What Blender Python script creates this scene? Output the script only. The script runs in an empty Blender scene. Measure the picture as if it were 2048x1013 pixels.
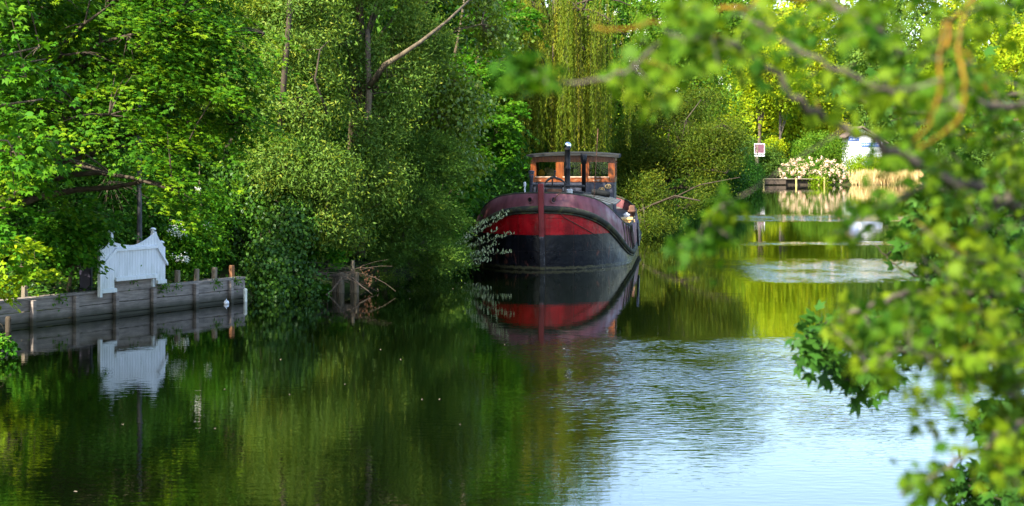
import bpy, math, random
import numpy as np
from mathutils import Vector, Matrix

SC = bpy.context.scene
COL = SC.collection
F, HZ, CH = 3982.0, 300.0, 4.0          # lens in photo pixels, horizon row, camera height in metres
rad = math.radians


def P(px, py, d):
    return np.array(((px - 1024) * d / F, d, CH + (HZ - py) * d / F))


def nrm(v):
    v = np.asarray(v, float)
    return v / np.maximum(np.linalg.norm(v, axis=-1, keepdims=True), 1e-9)


# ------------------------------------------------------------------ tagging
def tag(o, label=None, cat=None, group=None, kind=None):
    if label: o['label'] = label
    if cat: o['category'] = cat
    if group: o['group'] = group
    if kind: o['kind'] = kind
    return o


def empty(name, loc=(0, 0, 0), rz=0.0):
    o = bpy.data.objects.new(name, None)
    COL.objects.link(o)
    o.location = loc
    o.rotation_euler = (0, 0, rz)
    o.empty_display_size = .3
    return o


# ------------------------------------------------------------------ mesh builder
class MB:
    def __init__(self):
        self.v, self.f = [], []

    def add(self, verts, faces):
        n = len(self.v)
        self.v += [tuple(map(float, p)) for p in verts]
        self.f += [tuple(i + n for i in f) for f in faces]
        return self

    def box(self, x0, x1, y0, y1, z0, z1):
        v = [(x, y, z) for z in (z0, z1) for y in (y0, y1) for x in (x0, x1)]
        return self.add(v, [(0, 2, 3, 1), (4, 5, 7, 6), (0, 1, 5, 4), (1, 3, 7, 5), (3, 2, 6, 7), (2, 0, 4, 6)])

    def bevbox(self, x0, x1, y0, y1, z0, z1, b=.01):
        # box with chamfered vertical edges and top
        def ring(i, z):
            return [(x0 + i + b, y0 + i, z), (x1 - i - b, y0 + i, z), (x1 - i, y0 + i + b, z), (x1 - i, y1 - i - b, z),
                    (x1 - i - b, y1 - i, z), (x0 + i + b, y1 - i, z), (x0 + i, y1 - i - b, z), (x0 + i, y0 + i + b, z)]
        v = ring(0, z0) + ring(0, z1 - b) + ring(b * .7, z1)
        f = []
        for k in range(2):
            for i in range(8):
                j = (i + 1) % 8
                f.append((k * 8 + i, k * 8 + j, k * 8 + 8 + j, k * 8 + 8 + i))
        f += [tuple(range(16, 24)), tuple(reversed(range(8)))]
        return self.add(v, f)

    def tube(self, pts, radii, n=6, cap=True):
        pts = [np.asarray(p, float) for p in pts]
        if np.isscalar(radii): radii = [radii] * len(pts)
        vs, fs = [], []
        up = None
        for i, p in enumerate(pts):
            a = pts[min(i + 1, len(pts) - 1)] - pts[max(i - 1, 0)]
            a = a / max(np.linalg.norm(a), 1e-9)
            if up is None:
                up = np.array((0, 0, 1.)) if abs(a[2]) < .9 else np.array((1., 0, 0))
            s = np.cross(a, up); s /= max(np.linalg.norm(s), 1e-9)
            up = np.cross(s, a)
            for k in range(n):
                t = 2 * math.pi * k / n
                vs.append(p + radii[i] * (math.cos(t) * s + math.sin(t) * up))
        m = len(pts)
        for i in range(m - 1):
            for k in range(n):
                j = (k + 1) % n
                fs.append((i * n + k, i * n + j, (i + 1) * n + j, (i + 1) * n + k))
        if cap:
            fs.append(tuple(range(n - 1, -1, -1)))
            fs.append(tuple((m - 1) * n + k for k in range(n)))
        return self.add(vs, fs)

    def lathe(self, c, prof, n=16, axis='z'):
        vs, fs = [], []
        for r, h in prof:
            for k in range(n):
                t = 2 * math.pi * k / n
                q = (r * math.cos(t), r * math.sin(t), h)
                if axis == 'y': q = (q[0], q[2], q[1])
                if axis == 'x': q = (q[2], q[0], q[1])
                vs.append((c[0] + q[0], c[1] + q[1], c[2] + q[2]))
        for i in range(len(prof) - 1):
            for k in range(n):
                j = (k + 1) % n
                fs.append((i * n + k, i * n + j, (i + 1) * n + j, (i + 1) * n + k))
        fs.append(tuple(range(n - 1, -1, -1)))
        fs.append(tuple((len(prof) - 1) * n + k for k in range(n)))
        return self.add(vs, fs)

    def prism(self, poly, y0, y1):
        # polygon in x,z pushed from y0 to y1
        n = len(poly)
        v = [(p[0], y0, p[1]) for p in poly] + [(p[0], y1, p[1]) for p in poly]
        f = [(i, (i + 1) % n, n + (i + 1) % n, n + i) for i in range(n)]
        f += [tuple(range(n - 1, -1, -1)), tuple(range(n, 2 * n))]
        return self.add(v, f)

    def build(self, name, m, parent=None, smooth=False):
        me = bpy.data.meshes.new(name)
        me.from_pydata(self.v, [], self.f)
        me.update()
        if smooth:
            me.polygons.foreach_set('use_smooth', [True] * len(me.polygons))
        me.materials.append(m)
        o = bpy.data.objects.new(name, me)
        COL.objects.link(o)
        if parent is not None: o.parent = parent
        return o


# ------------------------------------------------------------------ materials
def new_mat(name):
    m = bpy.data.materials.new(name)
    m.use_nodes = True
    nt = m.node_tree
    nt.nodes.clear()
    out = nt.nodes.new('ShaderNodeOutputMaterial')
    return m, nt, out


def L(nt, a, b):
    nt.links.new(a, b)


def ramp(nt, fac, stops):
    r = nt.nodes.new('ShaderNodeValToRGB')
    e = r.color_ramp.elements
    while len(e) < len(stops): e.new(.5)
    for i, (p, c) in enumerate(stops):
        e[i].position = p
        e[i].color = (*c, 1)
    L(nt, fac, r.inputs[0])
    return r.outputs[0]


def noise(nt, scale, detail=4, rough=.55, stretch=None, coord='Object', dist=0):
    tc = nt.nodes.new('ShaderNodeTexCoord')
    src = tc.outputs[coord]
    if stretch is not None:
        mp = nt.nodes.new('ShaderNodeMapping')
        mp.inputs['Scale'].default_value = stretch
        L(nt, src, mp.inputs[0])
        src = mp.outputs[0]
    n = nt.nodes.new('ShaderNodeTexNoise')
    n.inputs['Scale'].default_value = scale
    n.inputs['Detail'].default_value = detail
    n.inputs['Roughness'].default_value = rough
    n.inputs['Distortion'].default_value = dist
    L(nt, src, n.inputs['Vector'])
    return n.outputs['Fac']


def math_node(nt, op, a, b=None, clamp=False):
    n = nt.nodes.new('ShaderNodeMath')
    n.operation = op
    n.use_clamp = clamp
    for i, x in enumerate((a, b)):
        if x is None: continue
        if isinstance(x, (int, float)): n.inputs[i].default_value = x
        else: L(nt, x, n.inputs[i])
    return n.outputs[0]


def mixc(nt, fac, a, b):
    n = nt.nodes.new('ShaderNodeMix')
    n.data_type = 'RGBA'
    if isinstance(fac, (int, float)): n.inputs[0].default_value = fac
    else: L(nt, fac, n.inputs[0])
    for i, x in ((6, a), (7, b)):
        if isinstance(x, tuple): n.inputs[i].default_value = (*x, 1)
        else: L(nt, x, n.inputs[i])
    return n.outputs[2]


def surf(name, stops, scale=3.0, rough=.7, spec=.4, bump=.0, bscale=None, stretch=None, metal=0.0, detail=5):
    m, nt, out = new_mat(name)
    b = nt.nodes.new('ShaderNodeBsdfPrincipled')
    b.inputs['Roughness'].default_value = rough
    b.inputs['Metallic'].default_value = metal
    b.inputs['Specular IOR Level'].default_value = spec
    f = noise(nt, scale, detail, .6, stretch)
    L(nt, ramp(nt, f, stops), b.inputs['Base Color'])
    if bump:
        bp = nt.nodes.new('ShaderNodeBump')
        bp.inputs['Strength'].default_value = .8
        bp.inputs['Distance'].default_value = bump
        L(nt, noise(nt, bscale or scale * 4, 5, .6, stretch), bp.inputs['Height'])
        L(nt, bp.outputs[0], b.inputs['Normal'])
    L(nt, b.outputs[0], out.inputs[0])
    return m


def leaf_mat(name, c0, c1, c2, transl=.40, rough=.55, spec=.09, yel=(1.25, 1.15, .5)):
    m, nt, out = new_mat(name)
    at = nt.nodes.new('ShaderNodeAttribute')
    at.attribute_name = 'var'
    c0, c1, c2 = [tuple(x * 1.42 for x in c) for c in (c0, c1, c2)]
    col = ramp(nt, at.outputs['Fac'], [(0, c0), (.5, c1), (1, c2)])
    b = nt.nodes.new('ShaderNodeBsdfPrincipled')
    b.inputs['Roughness'].default_value = rough
    b.inputs['Specular IOR Level'].default_value = spec
    L(nt, col, b.inputs['Base Color'])
    t = nt.nodes.new('ShaderNodeBsdfTranslucent')
    mu = nt.nodes.new('ShaderNodeMix'); mu.data_type = 'RGBA'; mu.blend_type = 'MULTIPLY'
    mu.inputs[0].default_value = 1
    L(nt, col, mu.inputs[6]); mu.inputs[7].default_value = (*yel, 1)
    L(nt, mu.outputs[2], t.inputs[0])
    mx = nt.nodes.new('ShaderNodeMixShader'); mx.inputs[0].default_value = transl
    L(nt, b.outputs[0], mx.inputs[1]); L(nt, t.outputs[0], mx.inputs[2])
    L(nt, mx.outputs[0], out.inputs[0])
    return m


LM = {
    'maple': leaf_mat('maple_leaf', (.016, .066, .004), (.044, .125, .005), (.145, .215, .006)),
    'bright': leaf_mat('bright_maple_leaf', (0.0187, 0.0819, 0.0039), (0.0351, 0.1209, 0.0047), (0.0780, 0.1677, 0.0062)),
    'grey': leaf_mat('willow_leaf', (.050, .105, .014), (.100, .175, .022), (.235, .245, .022), spec=.14, rough=.5),
    'poplar': leaf_mat('poplar_leaf', (0.0525, 0.1125, 0.0090), (0.1050, 0.1725, 0.0105), (0.1875, 0.2175, 0.0150), spec=.5, rough=.4),
    'ivy': leaf_mat('ivy_leaf', (.010, .036, .004), (.022, .066, .006), (.055, .12, .009), transl=.12, rough=.45, spec=.18),
    'feather': leaf_mat('tamarisk_leaf', (.030, .072, .010), (.052, .110, .013), (.11, .16, .016), transl=.3),
    'weeping': leaf_mat('weeping_willow_leaf', (0.0560, 0.1000, 0.0080), (0.1040, 0.1480, 0.0096), (0.2000, 0.1840, 0.0128)),
    'chest': leaf_mat('chestnut_leaf', (.030, .088, .007), (.058, .135, .009), (.12, .19, .012)),
    'olive': leaf_mat('shrub_willow_leaf', (.028, .056, .006), (.060, .096, .008), (.15, .155, .011)),
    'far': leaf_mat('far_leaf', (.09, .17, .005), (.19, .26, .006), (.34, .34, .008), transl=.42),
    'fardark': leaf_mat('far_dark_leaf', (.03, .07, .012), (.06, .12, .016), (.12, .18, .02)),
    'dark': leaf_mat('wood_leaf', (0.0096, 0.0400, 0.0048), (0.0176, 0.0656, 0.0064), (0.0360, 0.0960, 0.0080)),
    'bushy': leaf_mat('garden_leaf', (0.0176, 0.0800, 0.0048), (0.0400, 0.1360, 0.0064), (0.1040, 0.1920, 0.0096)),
    'conif': leaf_mat('conifer_leaf', (.018, .06, .03), (.03, .09, .04), (.055, .13, .05), transl=.1),
    'near': leaf_mat('hedge_maple_leaf', (.018, .060, .003), (.052, .110, .004), (.105, .150, .005), transl=.42),
    'oak': leaf_mat('oak_leaf', (0.0150, 0.0500, 0.0060), (0.0250, 0.0750, 0.0080), (0.0400, 0.1000, 0.0100), transl=.25),
    'pale': leaf_mat('pale_shrub_leaf', (.16, .21, .10), (.28, .32, .18), (.42, .44, .28), transl=.25),
    'white': leaf_mat('white_blossom', (.55, .56, .48), (.68, .68, .60), (.8, .8, .74), transl=.2, yel=(1, 1, 1)),
    'pink': leaf_mat('pink_blossom', (.55, .32, .22), (.68, .46, .34), (.8, .62, .48), transl=.2, yel=(1, 1, 1)),
    'brown': leaf_mat('withered_leaf', (.06, .025, .014), (.10, .047, .027), (.16, .09, .05), transl=.2, yel=(1, 1, 1)),
    'reed': leaf_mat('reed_blade', (.30, .20, .08), (.45, .32, .14), (.6, .46, .22), transl=.2, yel=(1, 1, 1)),
}
M_BARK = surf('bark', [(.3, (.05, .036, .022)), (.55, (.12, .09, .055)), (.75, (.19, .155, .09))], 6, .9, .2, .02, 18, (1, 1, .25))
M_BARKG = surf('grey_bark', [(.3, (.05, .04, .03)), (.55, (.10, .08, .06)), (.75, (.17, .145, .11))], 14, .9, .2, .004, 40, (1, 1, 1))
M_LICHEN = surf('lichen_bark', [(.34, (.055, .042, .025)), (.50, (.16, .085, .008)), (.7, (.24, .14, .014))], 30, .95, .1, .003, 60)
M_BARKD = surf('dark_bark', [(.3, (.03, .022, .015)), (.7, (.085, .065, .042))], 6, .9, .2, .02, 18, (1, 1, .25))
M_DEAD = surf('dead_wood', [(.3, (.05, .036, .024)), (.7, (.12, .09, .065))], 8, .9, .2, .004, 30)
M_STUMP = surf('weathered_post', [(.25, (.10, .075, .05)), (.5, (.20, .16, .11)), (.75, (.30, .25, .18))], 5, .9, .2, .01, 20, (3, 3, .5))
M_STUMPD = surf('rotten_post', [(.25, (.045, .036, .024)), (.5, (.105, .085, .056)), (.75, (.19, .155, .105))], 5, .9, .2, .01, 20, (3, 3, .5))
M_REDWOOD = surf('reddish_post', [(.3, (.16, .07, .03)), (.7, (.33, .16, .075))], 5, .9, .2, .006, 20, (3, 3, .5))

# ------------------------------------------------------------------ leaves
T_RHOMB = (np.array([(0, 0, 0), (.42, .5, .10), (1, 0, -.08), (.42, -.5, .10)]), [(0, 1, 2, 3)])
_mv = [(0.12, 0, 0)]
_tips = [(-110, .62), (-55, .92), (0, 1.08), (55, .92), (110, .62)]
_not = [(-160, .22), (-82, .48), (-28, .56), (28, .56), (82, .48), (160, .22)]
for a, r in _not: _mv.append((r * math.cos(rad(a)) * .6 + .22, r * math.sin(rad(a)) * .62, .02))
for a, r in _tips: _mv.append((r * math.cos(rad(a)) * .6 + .28, r * math.sin(rad(a)) * .62, -.09))
T_MAPLE = (np.array(_mv), [(0, 1 + i, 7 + i, 2 + i) for i in range(5)])
T_OVAL = (np.array([(0, 0, 0), (.22, .36, .05), (.6, .44, .05), (1, 0, -.06), (.6, -.44, .05), (.22, -.36, .05), (.4, 0, -.03)]),
          [(0, 1, 6, 5), (1, 2, 3, 6), (6, 3, 4, 5)])


class Leaves:
    def __init__(self):
        self.parts = []

    def add(self, pos, d, n, size, width=.6, tmpl=T_RHOMB, var=None):
        pos = np.asarray(pos, float); N = len(pos)
        if N == 0: return
        d = nrm(d)
        s = nrm(np.cross(n, d)); w = np.cross(d, s)
        size = np.broadcast_to(np.asarray(size, float), (N,))
        T = tmpl[0]
        v = (pos[:, None, :] + size[:, None, None] * (T[None, :, 0, None] * d[:, None, :]
             + T[None, :, 1, None] * width * s[:, None, :] + T[None, :, 2, None] * w[:, None, :]))
        f = np.array(tmpl[1])[None] + (np.arange(N) * len(T))[:, None, None]
        if var is None: var = np.full(N, .5)
        self.parts.append((v.reshape(-1, 3), f.reshape(-1, 4), np.repeat(np.clip(var, 0, 1), len(tmpl[1]))))

    def build(self, name, m, parent=None, origin=(0, 0, 0)):
        vs, fs, va, off = [], [], [], 0
        for v, f, a in self.parts:
            vs.append(v); fs.append(f + off); va.append(a); off += len(v)
        v = np.concatenate(vs) - np.asarray(origin)[None]; f = np.concatenate(fs); a = np.concatenate(va)
        me = bpy.data.meshes.new(name)
        me.vertices.add(len(v)); me.vertices.foreach_set('co', v.astype(np.float32).ravel())
        me.loops.add(f.size); me.loops.foreach_set('vertex_index', f.astype(np.int32).ravel())
        me.polygons.add(len(f))
        me.polygons.foreach_set('loop_start', (np.arange(len(f)) * 4).astype(np.int32))
        me.update(calc_edges=True)
        at = me.attributes.new('var', 'FLOAT', 'FACE')
        at.data.foreach_set('value', a.astype(np.float32))
        me.materials.append(m)
        o = bpy.data.objects.new(name, me)
        COL.objects.link(o)
        if parent is not None: o.parent = parent
        return o


def rdir(r, n):
    return nrm(r.normal(size=(n, 3)))


def lump(p, seed, k=.9):
    r = np.random.default_rng(seed)
    out = np.zeros(len(p))
    for i in range(6):
        w = r.normal(size=3) * k * (1 + .35 * i)
        out += np.sin(p @ w + r.uniform(0, 6.28)) / (1 + .25 * i)
    return out


def fill_sprays(r, ells, n, gap=.3, seed=1, face=.55, inner=.45, gk=.9):
    C, O = [], []
    wt = np.array([e[1][0] * e[1][2] for e in ells]); wt = wt / wt.sum()
    m = int(n / (1 - gap))
    for e, w in zip(ells, wt):
        k = max(4, int(m * w * 1.5))
        d = rdir(r, k)
        keep = (d[:, 1] < .25) | (r.random(k) > face)
        d = d[keep][:max(3, int(m * w))]
        rr = r.uniform(inner ** 2, 1.05, len(d)) ** .5
        C.append(np.asarray(e[0]) + d * rr[:, None] * np.asarray(e[1]))
        O.append(d)
    C = np.concatenate(C); O = np.concatenate(O)
    g = lump(C, seed, gk)
    keep = g >= np.quantile(g, gap)
    return C[keep], O[keep]


def spray_flat(Lv, r, C, O, length=1.2, per=40, size=.15, tmpl=T_MAPLE, width=1.0, droop=.45, spread=.42, up=.35, hue=.5, thick=.03, lean=(0, 0, 0)):
    n = len(C)
    o = O + np.array(lean); o[:, 2] = np.clip(o[:, 2], -.25, .25); o = nrm(o)
    ln = length * r.uniform(.6, 1.3, n)
    u = r.random((n, per)) ** .8
    l = r.uniform(-1, 1, (n, per)) * spread * np.sin(np.pi * np.clip(u * .85 + .12, 0, 1))
    s = nrm(np.cross(o, np.array((0, 0, 1.))[None]))
    P_ = (C[:, None] + ln[:, None, None] * ((u - .5)[..., None] * o[:, None] + l[..., None] * s[:, None]))
    P_[..., 2] += ln[:, None] * (-droop * u ** 2 - .25 * np.abs(l)) + r.normal(0, thick * length, (n, per))
    d = o[:, None] + 2.2 * l[..., None] * s[:, None] + r.normal(0, .35, (n, per, 3))
    d[..., 2] -= .45
    nn = r.normal(0, up, (n, per, 3)); nn[..., 2] += 1.0; nn += .45 * o[:, None]
    hv = np.clip(hue + r.normal(0, .18, n), 0, 1)[:, None] + r.normal(0, .14, (n, per))
    Lv.add(P_.reshape(-1, 3), d.reshape(-1, 3), nn.reshape(-1, 3), (size * r.uniform(.65, 1.2, (n, per))).ravel(), width, tmpl, hv.ravel())


def spray_ball(Lv, r, C, O, sig=.4, per=60, size=.1, width=.45, tmpl=T_RHOMB, up=.6, hue=.45, flat=.7, down=.3, hvs=.17, outw=.4):
    n = len(C)
    off = r.normal(0, 1, (n, per, 3)) * sig * r.uniform(.6, 1.3, (n, 1, 1))
    off[..., 2] *= flat
    P_ = C[:, None] + off
    d = r.normal(0, 1, (n, per, 3)); d[..., 2] -= down; d += .4 * O[:, None]
    nn = r.normal(0, .7, (n, per, 3)); nn[..., 2] += up; nn += outw * O[:, None] + (outw - .4) * .8 * nrm(off)
    hv = np.clip(hue + r.normal(0, hvs, n), 0, 1)[:, None] + r.normal(0, .15, (n, per))
    Lv.add(P_.reshape(-1, 3), d.reshape(-1, 3), nn.reshape(-1, 3), (size * r.uniform(.6, 1.25, (n, per))).ravel(), width, tmpl, hv.ravel())


def spray_feather(Lv, r, C, O, length=.9, plumes=7, per=40, size=.07, hue=.4):
    n = len(C)
    o = O.copy(); o[:, 2] = np.abs(o[:, 2]) * .5 + .25; o = nrm(o)
    dd = nrm(o[:, None] + r.normal(0, .45, (n, plumes, 3)))
    u = np.linspace(.05, 1, per)[None, None, :, None]
    ln = length * r.uniform(.6, 1.3, (n, plumes, 1, 1))
    P_ = C[:, None, None] + dd[:, :, None] * u * ln
    P_[..., 2] -= .3 * (u[..., 0] ** 2) * ln[..., 0]
    P_ = P_ + r.normal(0, .02, P_.shape)
    d = dd[:, :, None] * .9 + r.normal(0, .6, P_.shape)
    nn = r.normal(0, 1, P_.shape); nn[..., 2] += .5
    hv = np.clip(hue + r.normal(0, .2, (n, 1, 1)), 0, 1) + r.normal(0, .12, P_.shape[:3])
    Lv.add(P_.reshape(-1, 3), d.reshape(-1, 3), nn.reshape(-1, 3), (size * r.uniform(.6, 1.3, P_.shape[:3])).ravel(), .25, T_RHOMB, hv.ravel())


def bez(a, b, c, n):
    t = np.linspace(0, 1, n)[:, None]
    return (1 - t) ** 2 * a + 2 * t * (1 - t) * b + t ** 2 * c


def tree(name, label, cat, base, top, ells, style, mat, sprays, seed, group=None, tr=.25, limbs=10, bark=None, gap=.3, face=.55,
         inner=.45, twigs=True, kw=None, trunk=None, limb_r=.3, gk=.9, bend=.4, post=None, extra_limbs=()):
    """trunk + limbs (one mesh) and crown (one mesh) under an Empty at the base; points are world coordinates"""
    r = np.random.default_rng(seed)
    kw = kw or {}
    bark = bark or M_BARK
    base = np.asarray(base, float); top = np.asarray(top, float)
    root = empty(name, tuple(base))
    tag(root, label, cat, group)
    mb = MB()
    if trunk is None:
        k = 9
        t = np.linspace(0, 1, k)[:, None]
        tp = base + (top - base) * t
        tp[1:-1] += r.normal(0, .06 * tr / .25, (k - 2, 3)) + np.sin(t[1:-1] * 3.1) * np.array((r.normal(0, bend), r.normal(0, bend), 0))
    else:
        tp = np.array([base] + [np.asarray(q, float) for q in trunk])
        k = len(tp)
    rr = [tr * (1.35 if i == 0 else 1) * (1 - .8 * i / (k - 1)) for i in range(k)]
    mb.tube(tp - base, rr, 8)
    lp = [tp[1:]]
    for i in range(limbs):
        e = ells[i % len(ells)]
        d = rdir(r, 1)[0]
        end = np.asarray(e[0]) + d * np.asarray(e[1]) * r.uniform(.45, .85)
        h = np.clip((end[2] - base[2]) / max(top[2] - base[2], .1) * r.uniform(.45, .8), .12, .95)
        j = h * (k - 1); j0 = int(j); st = tp[j0] + (tp[min(j0 + 1, k - 1)] - tp[j0]) * (j - j0)
        mid = (st + end) / 2; mid[2] += .18 * np.linalg.norm(end - st) + r.normal(0, .2)
        b = bez(st, mid, end, 7)
        b[1:-1] += r.normal(0, .05, (5, 3))
        r0 = tr * limb_r * (1.1 - .6 * h) * 1.4
        mb.tube(b - base, list(np.linspace(r0, r0 * .2, 7)), 5)
        lp.append(b[2:])
    for pts, r0, r1 in extra_limbs:
        q = np.array(pts)
        mb.tube(q - base, list(np.linspace(r0, r1, len(q))), 7)
        lp.append(q[1:])
    lp = np.concatenate(lp)
    C, O = fill_sprays(r, ells, sprays, gap, seed + 7, face, inner, gk)
    if twigs:
        for c in C[::2]:
            dd = np.linalg.norm(lp - c, axis=1); j = dd.argmin()
            if dd[j] > .3:
                m = (lp[j] + c) / 2; m[2] += .12 * dd[j]
                mb.tube(bez(lp[j], m, c, 4) - base, [tr * .07 + .006, tr * .05 + .005, tr * .03 + .004, .003], 3, cap=False)
    mb.build('trunk', bark, root, True)
    lv = Leaves()
    style(lv, r, C, O, **kw)
    if post: post(lv, r, C, O, root)
    lv.build('crown', mat, root, base)
    return root


def copy_tree(o, loc, rz, sc=1.0, label=None):
    c = o.copy(); COL.objects.link(c)
    c.location = loc; c.rotation_euler = (0, 0, rz); c.scale = (sc, sc, sc)
    if label: c['label'] = label
    for ch in list(o.children):
        d = ch.copy(); COL.objects.link(d); d.parent = c
    return c


# ================================================================== camera, sky, sun
cam = bpy.data.cameras.new('camera')
co = bpy.data.objects.new('camera', cam); COL.objects.link(co)
co.location = (0, 0, CH); co.rotation_euler = (rad(90), 0, 0)
cam.sensor_width = 36; cam.lens = 36 * F / 2048
cam.shift_y = -(506.5 - HZ) / 2048
cam.clip_start = .1; cam.clip_end = 3000
cam.dof.use_dof = True; cam.dof.focus_distance = 66; cam.dof.aperture_fstop = 4.2
SC.camera = co

SUN = nrm((-.48, -.58, .72))
EL = math.asin(SUN[2]); AZ = math.atan2(SUN[0], SUN[1])
w = bpy.data.worlds.new('World'); SC.world = w; w.use_nodes = True
nt = w.node_tree; nt.nodes.clear()
sky = nt.nodes.new('ShaderNodeTexSky'); sky.sky_type = 'NISHITA'; sky.sun_disc = False
sky.sun_elevation = EL; sky.sun_rotation = AZ
sky.air_density = 1.0; sky.dust_density = 1.3; sky.ozone_density = 2.0
bg = nt.nodes.new('ShaderNodeBackground'); bg.inputs[1].default_value = .15
wo = nt.nodes.new('ShaderNodeOutputWorld')
L(nt, sky.outputs[0], bg.inputs[0]); L(nt, bg.outputs[0], wo.inputs[0])
sl = bpy.data.lights.new('sun', 'SUN'); sl.energy = 4.2; sl.angle = rad(.53); sl.color = (1, .94, .80)
so = bpy.data.objects.new('sun', sl); COL.objects.link(so)
so.rotation_euler = Vector(SUN).to_track_quat('Z', 'Y').to_euler()
so.location = (-60, -40, 60)

vs = SC.view_settings
SC.display_settings.display_device = 'sRGB'
vs.view_transform = 'Standard'; vs.look = 'None'; vs.gamma = 1.0; vs.use_curve_mapping = False
vs.exposure = 1.93
cy = SC.cycles
cy.max_bounces = 7; cy.diffuse_bounces = 4; cy.glossy_bounces = 4; cy.transmission_bounces = 5; cy.transparent_max_bounces = 8
cy.caustics_reflective = False; cy.caustics_refractive = False
cy.use_denoising = True
try: cy.denoising_prefilter = 'ACCURATE'
except Exception: pass

# ================================================================== ground and water
QA, QB = np.array((-11.2, 44.8)), np.array((-7.1, 52.7))
qd = (QB - QA) / np.linalg.norm(QB - QA); qn = np.array((-qd[1], qd[0]))     # along the quay, inland


def quay_s(px):
    q = (px - 1024) / F
    return (q * QA[1] - QA[0]) / ((QB - QA)[0] - q * (QB - QA)[1]) * np.linalg.norm(QB - QA)


SHORE = [tuple(QA - qd * 60 + qn * .3), tuple(QA + qn * .3), tuple(QB + qn * .3), (-6.3, 54.6), (-4.9, 57.5), (-3.6, 62), (-2.9, 66), (-2.7, 72), (-1.3, 82),
         (.2, 89), (4.2, 97), (7.2, 108), (9.5, 130), (14, 150), (20, 176), (25.5, 213), (28, 227), (60, 229), (140, 236), (140, 225), (70, 150), (40, 90), (15, 32), (8.2, 15),
         (4.2, 5), (3.6, -4), (-60, -6)]


def shore_dist(X, Y):
    p = np.stack([X.ravel(), Y.ravel()], 1)
    poly = np.array(SHORE); n = len(poly)
    dm = np.full(len(p), 1e9); ins = np.zeros(len(p), bool)
    for i in range(n):
        a, b = poly[i], poly[(i + 1) % n]
        ab = b - a
        t = np.clip(((p - a) @ ab) / (ab @ ab), 0, 1)
        dm = np.minimum(dm, np.linalg.norm(p - (a + t[:, None] * ab), axis=1))
        c = ((a[1] > p[:, 1]) != (b[1] > p[:, 1])) & (p[:, 0] < (b[0] - a[0]) * (p[:, 1] - a[1]) / (b[1] - a[1] + 1e-12) + a[0])
        ins ^= c
    return np.where(ins, -dm, dm).reshape(X.shape)


def ground_z(X, Y):
    s = shore_dist(X, Y)
    z = np.interp(s, [-6, -1, 0, .6, 2, 8, 25, 80], [-2.5, -.9, -.02, .5, .62, 1.0, 1.7, 2.2])
    z = z + np.where(s > .6, .06 * np.sin(X * 1.7 + Y * .6) + .05 * np.sin(Y * 2.3 - X * .8), 0)
    return z


xs = np.concatenate([np.arange(-420, -44, 20), np.arange(-44, 64, .8), np.arange(64, 150, 4), np.arange(150, 520, 25)])
ys = np.concatenate([np.arange(-160, -12, 12), np.arange(-12, 132, .8), np.arange(132, 262, 3), np.arange(262, 900, 40)])
X, Y = np.meshgrid(xs, ys)
Z = ground_z(X, Y)
nx, ny = len(xs), len(ys)
gv = np.stack([X, Y, Z], -1).reshape(-1, 3)
ii = (np.arange(ny - 1)[:, None] * nx + np.arange(nx - 1)[None]).ravel()
me = bpy.data.meshes.new('ground')
me.from_pydata(gv.tolist(), [], np.stack([ii, ii + 1, ii + 1 + nx, ii + nx], 1).tolist())
me.polygons.foreach_set('use_smooth', [True] * len(me.polygons))
M_GROUND = surf('soil_and_grass', [(.3, (.018, .022, .008)), (.5, (.03, .05, .010)), (.62, (.06, .045, .022)), (.75, (.05, .09, .012))], 1.3, .95, .1, .05, 9)
me.materials.append(M_GROUND)
g = bpy.data.objects.new('ground', me); COL.objects.link(g); tag(g, kind='structure')


def gz(x, y):
    return float(ground_z(np.array([[x]], float), np.array([[y]], float))[0, 0])


# water: still in the lee of the trees, ruffled in wind lanes
m, nt, out = new_mat('canal_water')
b = nt.nodes.new('ShaderNodeBsdfPrincipled')
b.inputs['Base Color'].default_value = (.0010, .0022, .0004, 1)
b.inputs['Roughness'].default_value = .013
b.inputs['IOR'].default_value = 1.33
b.inputs['Specular IOR Level'].default_value = .5
geo = nt.nodes.new('ShaderNodeNewGeometry')
sx = nt.nodes.new('ShaderNodeSeparateXYZ'); L(nt, geo.outputs['Position'], sx.inputs[0])


def wn(scale, stretch, detail=3, rough=.5, dist=0):
    mp = nt.nodes.new('ShaderNodeMapping'); mp.inputs['Scale'].default_value = stretch
    L(nt, geo.outputs['Position'], mp.inputs[0])
    n = nt.nodes.new('ShaderNodeTexNoise'); n.inputs['Scale'].default_value = scale
    n.inputs['Detail'].default_value = detail; n.inputs['Roughness'].default_value = rough; n.inputs['Distortion'].default_value = dist
    L(nt, mp.outputs[0], n.inputs['Vector'])
    return n.outputs['Fac']


def sstep(x, a, b_):
    n = nt.nodes.new('ShaderNodeMapRange'); n.interpolation_type = 'SMOOTHSTEP'
    n.inputs['From Min'].default_value = a; n.inputs['From Max'].default_value = b_
    L(nt, x, n.inputs['Value'])
    return n.outputs[0]


wob = math_node(nt, 'MULTIPLY', math_node(nt, 'SUBTRACT', wn(.12, (1, 1, 1)), .5), 1.0)
yw = math_node(nt, 'ADD', sx.outputs['Y'], math_node(nt, 'MULTIPLY', wob, 5.0))
xw = math_node(nt, 'ADD', sx.outputs['X'], math_node(nt, 'MULTIPLY', wob, 3.0))


def lane(y0, y1, e0, e1, x0, x1):
    a = math_node(nt, 'MULTIPLY', sstep(yw, y0, y0 + e0), math_node(nt, 'SUBTRACT', 1.0, sstep(yw, y1 - e1, y1)))
    return math_node(nt, 'MULTIPLY', a, sstep(xw, x0, x1))


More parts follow.
